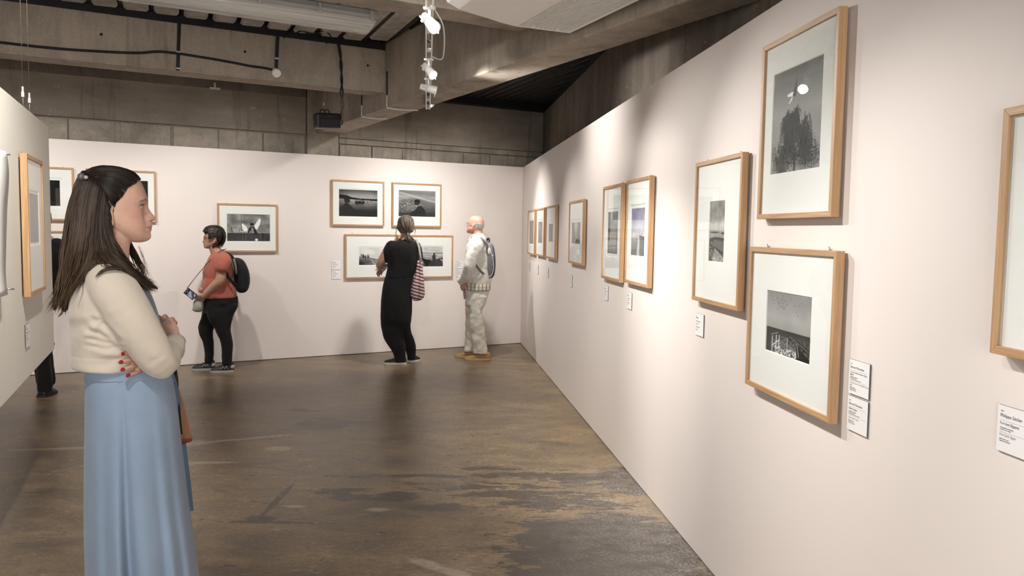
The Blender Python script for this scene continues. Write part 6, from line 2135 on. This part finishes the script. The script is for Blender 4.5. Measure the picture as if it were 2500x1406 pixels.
MAT['chino'] = fabric('off_white_chino', (.60, .575, .51), .9, .06, 14, 900, .3, .1)
mb = MB()
mb.loft(W4.smooth_rows([(722, 206, 400, .155), (750, 200, 398, .165), (800, 200, 388, .17), (860, 200, 368, .15)], 3, 32))
mb.loft(W4.smooth_rows([(780, 232, 392, .095, -.075), (840, 235, 370, .095, -.075), (900, 236, 348, .095, -.08), (960, 238, 348, .095, -.08), (1020, 238, 354, .095, -.08), (1080, 242, 362, .09, -.075), (1140, 245, 370, .088, -.07), (1200, 256, 382, .085, -.07), (1250, 264, 390, .085, -.07), (1276, 268, 390, .083, -.07)], 3, 28))
mb.loft(W4.smooth_rows([(780, 202, 320, .09, .09), (880, 200, 300, .09, .09), (960, 200, 290, .09, .10), (1040, 200, 290, .09, .11), (1120, 194, 288, .085, .12), (1180, 190, 284, .08, .12), (1240, 190, 270, .078, .12), (1254, 192, 268, .076, .12)], 3, 28))


def chino(co, no):
    c2 = folds(.020, 15, (1, 1, .8), .10)(co, no)
    z = co[:, 2]
    k = .0022 * np.sin(z * 75 + co[:, 0] * 60 + 9 * vnoise(co, 6)) * np.clip(1 - np.abs(z - .22) / .25, 0, 1) * np.clip(vnoise(co, 9) * 3 + .4, 0, 1)
    return c2 + no * k[:, None]


fuse('trousers', mb, .008, 2, MAT['chino'], r4, chino)
MAT['tan_suede'] = plain('tan_suede', (.33, .20, .085), .8, 0, .2, .15, 40, .2); MAT['tan_sole'] = plain('tan_sole', (.42, .29, .13), .7); MAT['lace'] = plain('lace_tan', (.46, .33, .18), .8)
for (a, b, y, off) in ((415, 190, 1330, -.075), (300, 108, 1300, .12)):
    p, q = w(a, y, off), w(b, y, off); p[2] = q[2] = 0
    o = shoe('shoe', r4, p, q, .105, .085, MAT['tan_suede'], MAT['tan_sole'], .024, MAT['lace'])
    d = (q - p) / np.linalg.norm(q - p); s = np.cross([0, 0, 1], d); ln = np.linalg.norm(q - p)
    for sg in (-1, 1):
        MB().tube([p + d * ln * t + s * sg * .047 * f + np.array([0, 0, z]) for t, f, z in ((.04, .8, .08), (.2, 1.0, .078), (.36, 1.0, .07), (.5, 1.06, .056), (.68, 1.12, .05))], .0028, 6, None, 3).build('side_lace', MAT['lace'], o)
# spectacles
mb = MB(); gx = .024
for s in (-1, 1):
    ring = [np.array(HM4 @ Vector((gx, s * .033 + .024 * math.cos(a), -.002 + .018 * math.sin(a)))) for a in np.linspace(0, 2 * PI, 20)]
    mb.tube(ring, .0015, 6); mb.tube([np.array(HM4 @ Vector(p)) for p in ((gx, s * .057, .004), (-.02, s * .078, .004), (-.092, s * .080, .0))], .0014, 6)
mb.tube([np.array(HM4 @ Vector(p)) for p in ((gx, -.009, .002), (gx + .002, 0, .004), (gx, .009, .002))], .0014, 6)
mb.build('eyeglasses', plain('thin_glasses', (.30, .28, .25), .3, .5), r4)
# folded leaflet in his hand
lf = empty('leaflet', W4.mat); tag(lf, 'folded pale violet leaflet in the hands of the man in white', 'paper')
a, b, c, d = w(172, 668, .0), w(196, 680, .02), w(205, 785, .01), w(184, 795, .0)
mb = MB(); mb.prism([a, b, c, d], (0, 0, 0), (-.003, -.004, 0)); mb.prism([c, d, d + np.array([.012, 0, -.028]), c + np.array([-.002, 0, -.012])], (0, 0, 0), (-.003, -.004, 0)); mb.build('paper', plain('violet_paper', (.36, .29, .34), .7, 0, .3, .3, 30), lf)
# backpack: navy back, grey side, pale piping
MAT['navy'] = fabric('navy_nylon', (.020, .026, .075), .6, .2, 12); MAT['pack_grey'] = fabric('grey_nylon', (.165, .17, .185), .65, .12, 12)
bp = empty('backpack', W4.mat); tag(bp, 'small grey and navy backpack on the man in white', 'bag')
mb = MB(); mb.loft(W4.smooth_rows([(318, 372, 402, .04), (335, 372, 424, .08), (370, 374, 436, .105), (420, 376, 446, .12), (480, 372, 450, .13), (540, 364, 448, .13), (590, 360, 440, .12), (620, 372, 425, .10), (634, 386, 410, .06)], 3, 28, 2.6))
fuse('side_body', mb, .008, 3, MAT['pack_grey'], bp, folds(.008, 14))
mb = MB(); mb.loft(W4.smooth_rows([(326, 398, 418, .03, .02), (350, 408, 438, .07, .02), (400, 414, 450, .10, .02), (470, 424, 456, .115, .02), (540, 428, 455, .115, .02), (600, 420, 446, .10, .02), (628, 405, 428, .07, .02)], 3, 28, 2.6))
fuse('back_panel', mb, .008, 3, MAT['navy'], bp, folds(.006, 14))
MB().tube([w(400, 365, -.10), w(425, 430, -.125), w(440, 520, -.125), w(425, 600, -.11), w(380, 618, -.10), w(358, 595, -.11)], .006, 8, None, 4).build('piping', plain('pale_piping', (.5, .46, .46), .7), bp)
mb = MB(); mb.sphere(w(402, 398, -.118), 1, 14, 10, (.022, .016, .040)); mb.build('white_patch', plain('white_patch', (.68, .66, .58), .7), bp)
mb = MB(); mb.sphere(w(434, 508, -.11), 1, 12, 8, (.012, .014, .022)); mb.build('tan_tab', plain('tan_tab', (.45, .38, .22), .7), bp)
mb = MB(); mb.sphere(w(432, 435, -.12), .008, 10, 8); mb.build('snap_button', MAT['white_metal'], bp)
MB().tube([w(378, 312, .03), w(392, 288, .01), w(402, 300, -.01), w(400, 320, -.02)], .010, 8, None, 4).build('grab_loop', MAT['black_rubber'], bp)
MB().tube([w(290, 292, -.155), w(330, 288, -.165), w(365, 315, -.15), w(384, 345, -.12)], [(.022, .007)] * 4, 8, (0, -.6, 1), 4).build('shoulder_strap', MAT['pack_grey'], bp)
MB().tube([w(282, 505, -.255), w(310, 545, -.23), w(345, 585, -.18), w(372, 600, -.12)], [(.014, .005)] * 4, 8, (0, -1, 0), 4).build('lower_strap', MAT['pack_grey'], bp)
MB().tube([w(290, 292, .155), w(330, 288, .165), w(365, 315, .15), w(384, 345, .12)], [(.022, .007)] * 4, 8, (0, -.6, 1), 4).build('shoulder_strap', MAT['pack_grey'], bp)

# ------------------------------------------------------------------ visitor whose leg shows below the hanging panel
W5 = Fig(110, 967, 'visitor hidden behind the cream panel, only a black trouser leg and shoe showing')
r5 = W5.root
SK5 = (.45, .28, .20)
HM5 = head_matrix((-.02, .06, 1.58), PI / 2 + .2)
mb = MB(); head_mb(mb, HM5, 1.0, 48, 50)
mb.tube([(-.02, -.02, 1.52), (-.02, 0, 1.44), (-.03, 0, 1.38)], [.056, .055, .08], 16, (0, 1, 0), 3, True)
mb.tube([(-.03, 0, 1.40), (-.03, 0, 1.28), (-.05, 0, 1.05), (-.06, 0, .88)], [(.15, .07), (.18, .10), (.15, .1), (.17, .12)], 18, (0, 1, 0), 3, True)
for s in (-1, 1):
    limb(mb, (-.03 + .19 * s, 0, 1.36), (-.04 + .23 * s, -.02, 1.08), (-.05 + .21 * s, .08, .85), [.05, .048, .042, .04, .03])
    hand_mb(mb, (-.05 + .21 * s, .08, .85), (0, .1, -1), (-s, 0, 0), s, 1.0)
limb(mb, (.03, 0, .86), (.0, 0, .48), (.0, 0, .08), [.055, .055, .045, .04, .034])
limb(mb, (-.08, .12, .86), (-.03, .26, .48), (.01, .30, .08), [.055, .055, .045, .04, .034])
fuse('body', mb, .008, 3, MAT['skin'], r5, None, skin_colour(SK5, HM5))
hair_cap(r5, HM5, 1.0, pr2, .02, hc, 'hair', 60, 50)
mb = MB()
mb.loft([[(-.03 + a * math.cos(t), b * math.sin(t) , z) for t in np.linspace(0, 2 * PI, 25)[:-1]] for a, b, z in ((.08, .06, 1.43), (.17, .10, 1.40), (.20, .125, 1.30), (.185, .13, 1.1), (.19, .14, .88))])
for s in (-1, 1): mb.tube([(-.03 + .15 * s, 0, 1.36), (-.04 + .23 * s, -.02, 1.08), (-.05 + .21 * s, .08, .88)], [.07, .062, .05], 14, None, 3, True)
fuse('jacket', mb, .012, 3, MAT['black_cloth'], r5, folds(.012, 10))
mb = MB()
mb.loft([[(-.06 + a * math.cos(t), .03 + b * math.sin(t), z) for t in np.linspace(0, 2 * PI, 25)[:-1]] for a, b, z in ((.18, .13, .95), (.19, .14, .86), (.17, .13, .78))])
cx0 = W5.w(110, 900)[0]
mb.loft(W5.smooth_rows([(838, 60, 135, .10), (875, 84, 124, .095), (905, 88, 127, .09), (930, 89, 129, .085), (955, 90, 128, .08)], 3, 22))
mb.tube([(-.08, .1, .86), (-.03, .26, .48), (.01, .30, .09)], [(.10, .10), (.085, .09), (.075, .08)], 18, None, 4, True)
fuse('trousers', mb, .009, 3, MAT['black_cloth'], r5, folds(.012, 12))
p = W5.w(94, 967); q = W5.w(127, 972)
shoe('shoe', r5, (p[0] + .02, -.06, 0), (q[0] + .02, .16, 0), .10, .08, MAT['shoe_black'], MAT['shoe_black'], .022)
shoe('shoe', r5, (.01, .26, 0), (.01, .50, 0), .10, .08, MAT['shoe_black'], MAT['shoe_black'], .022)
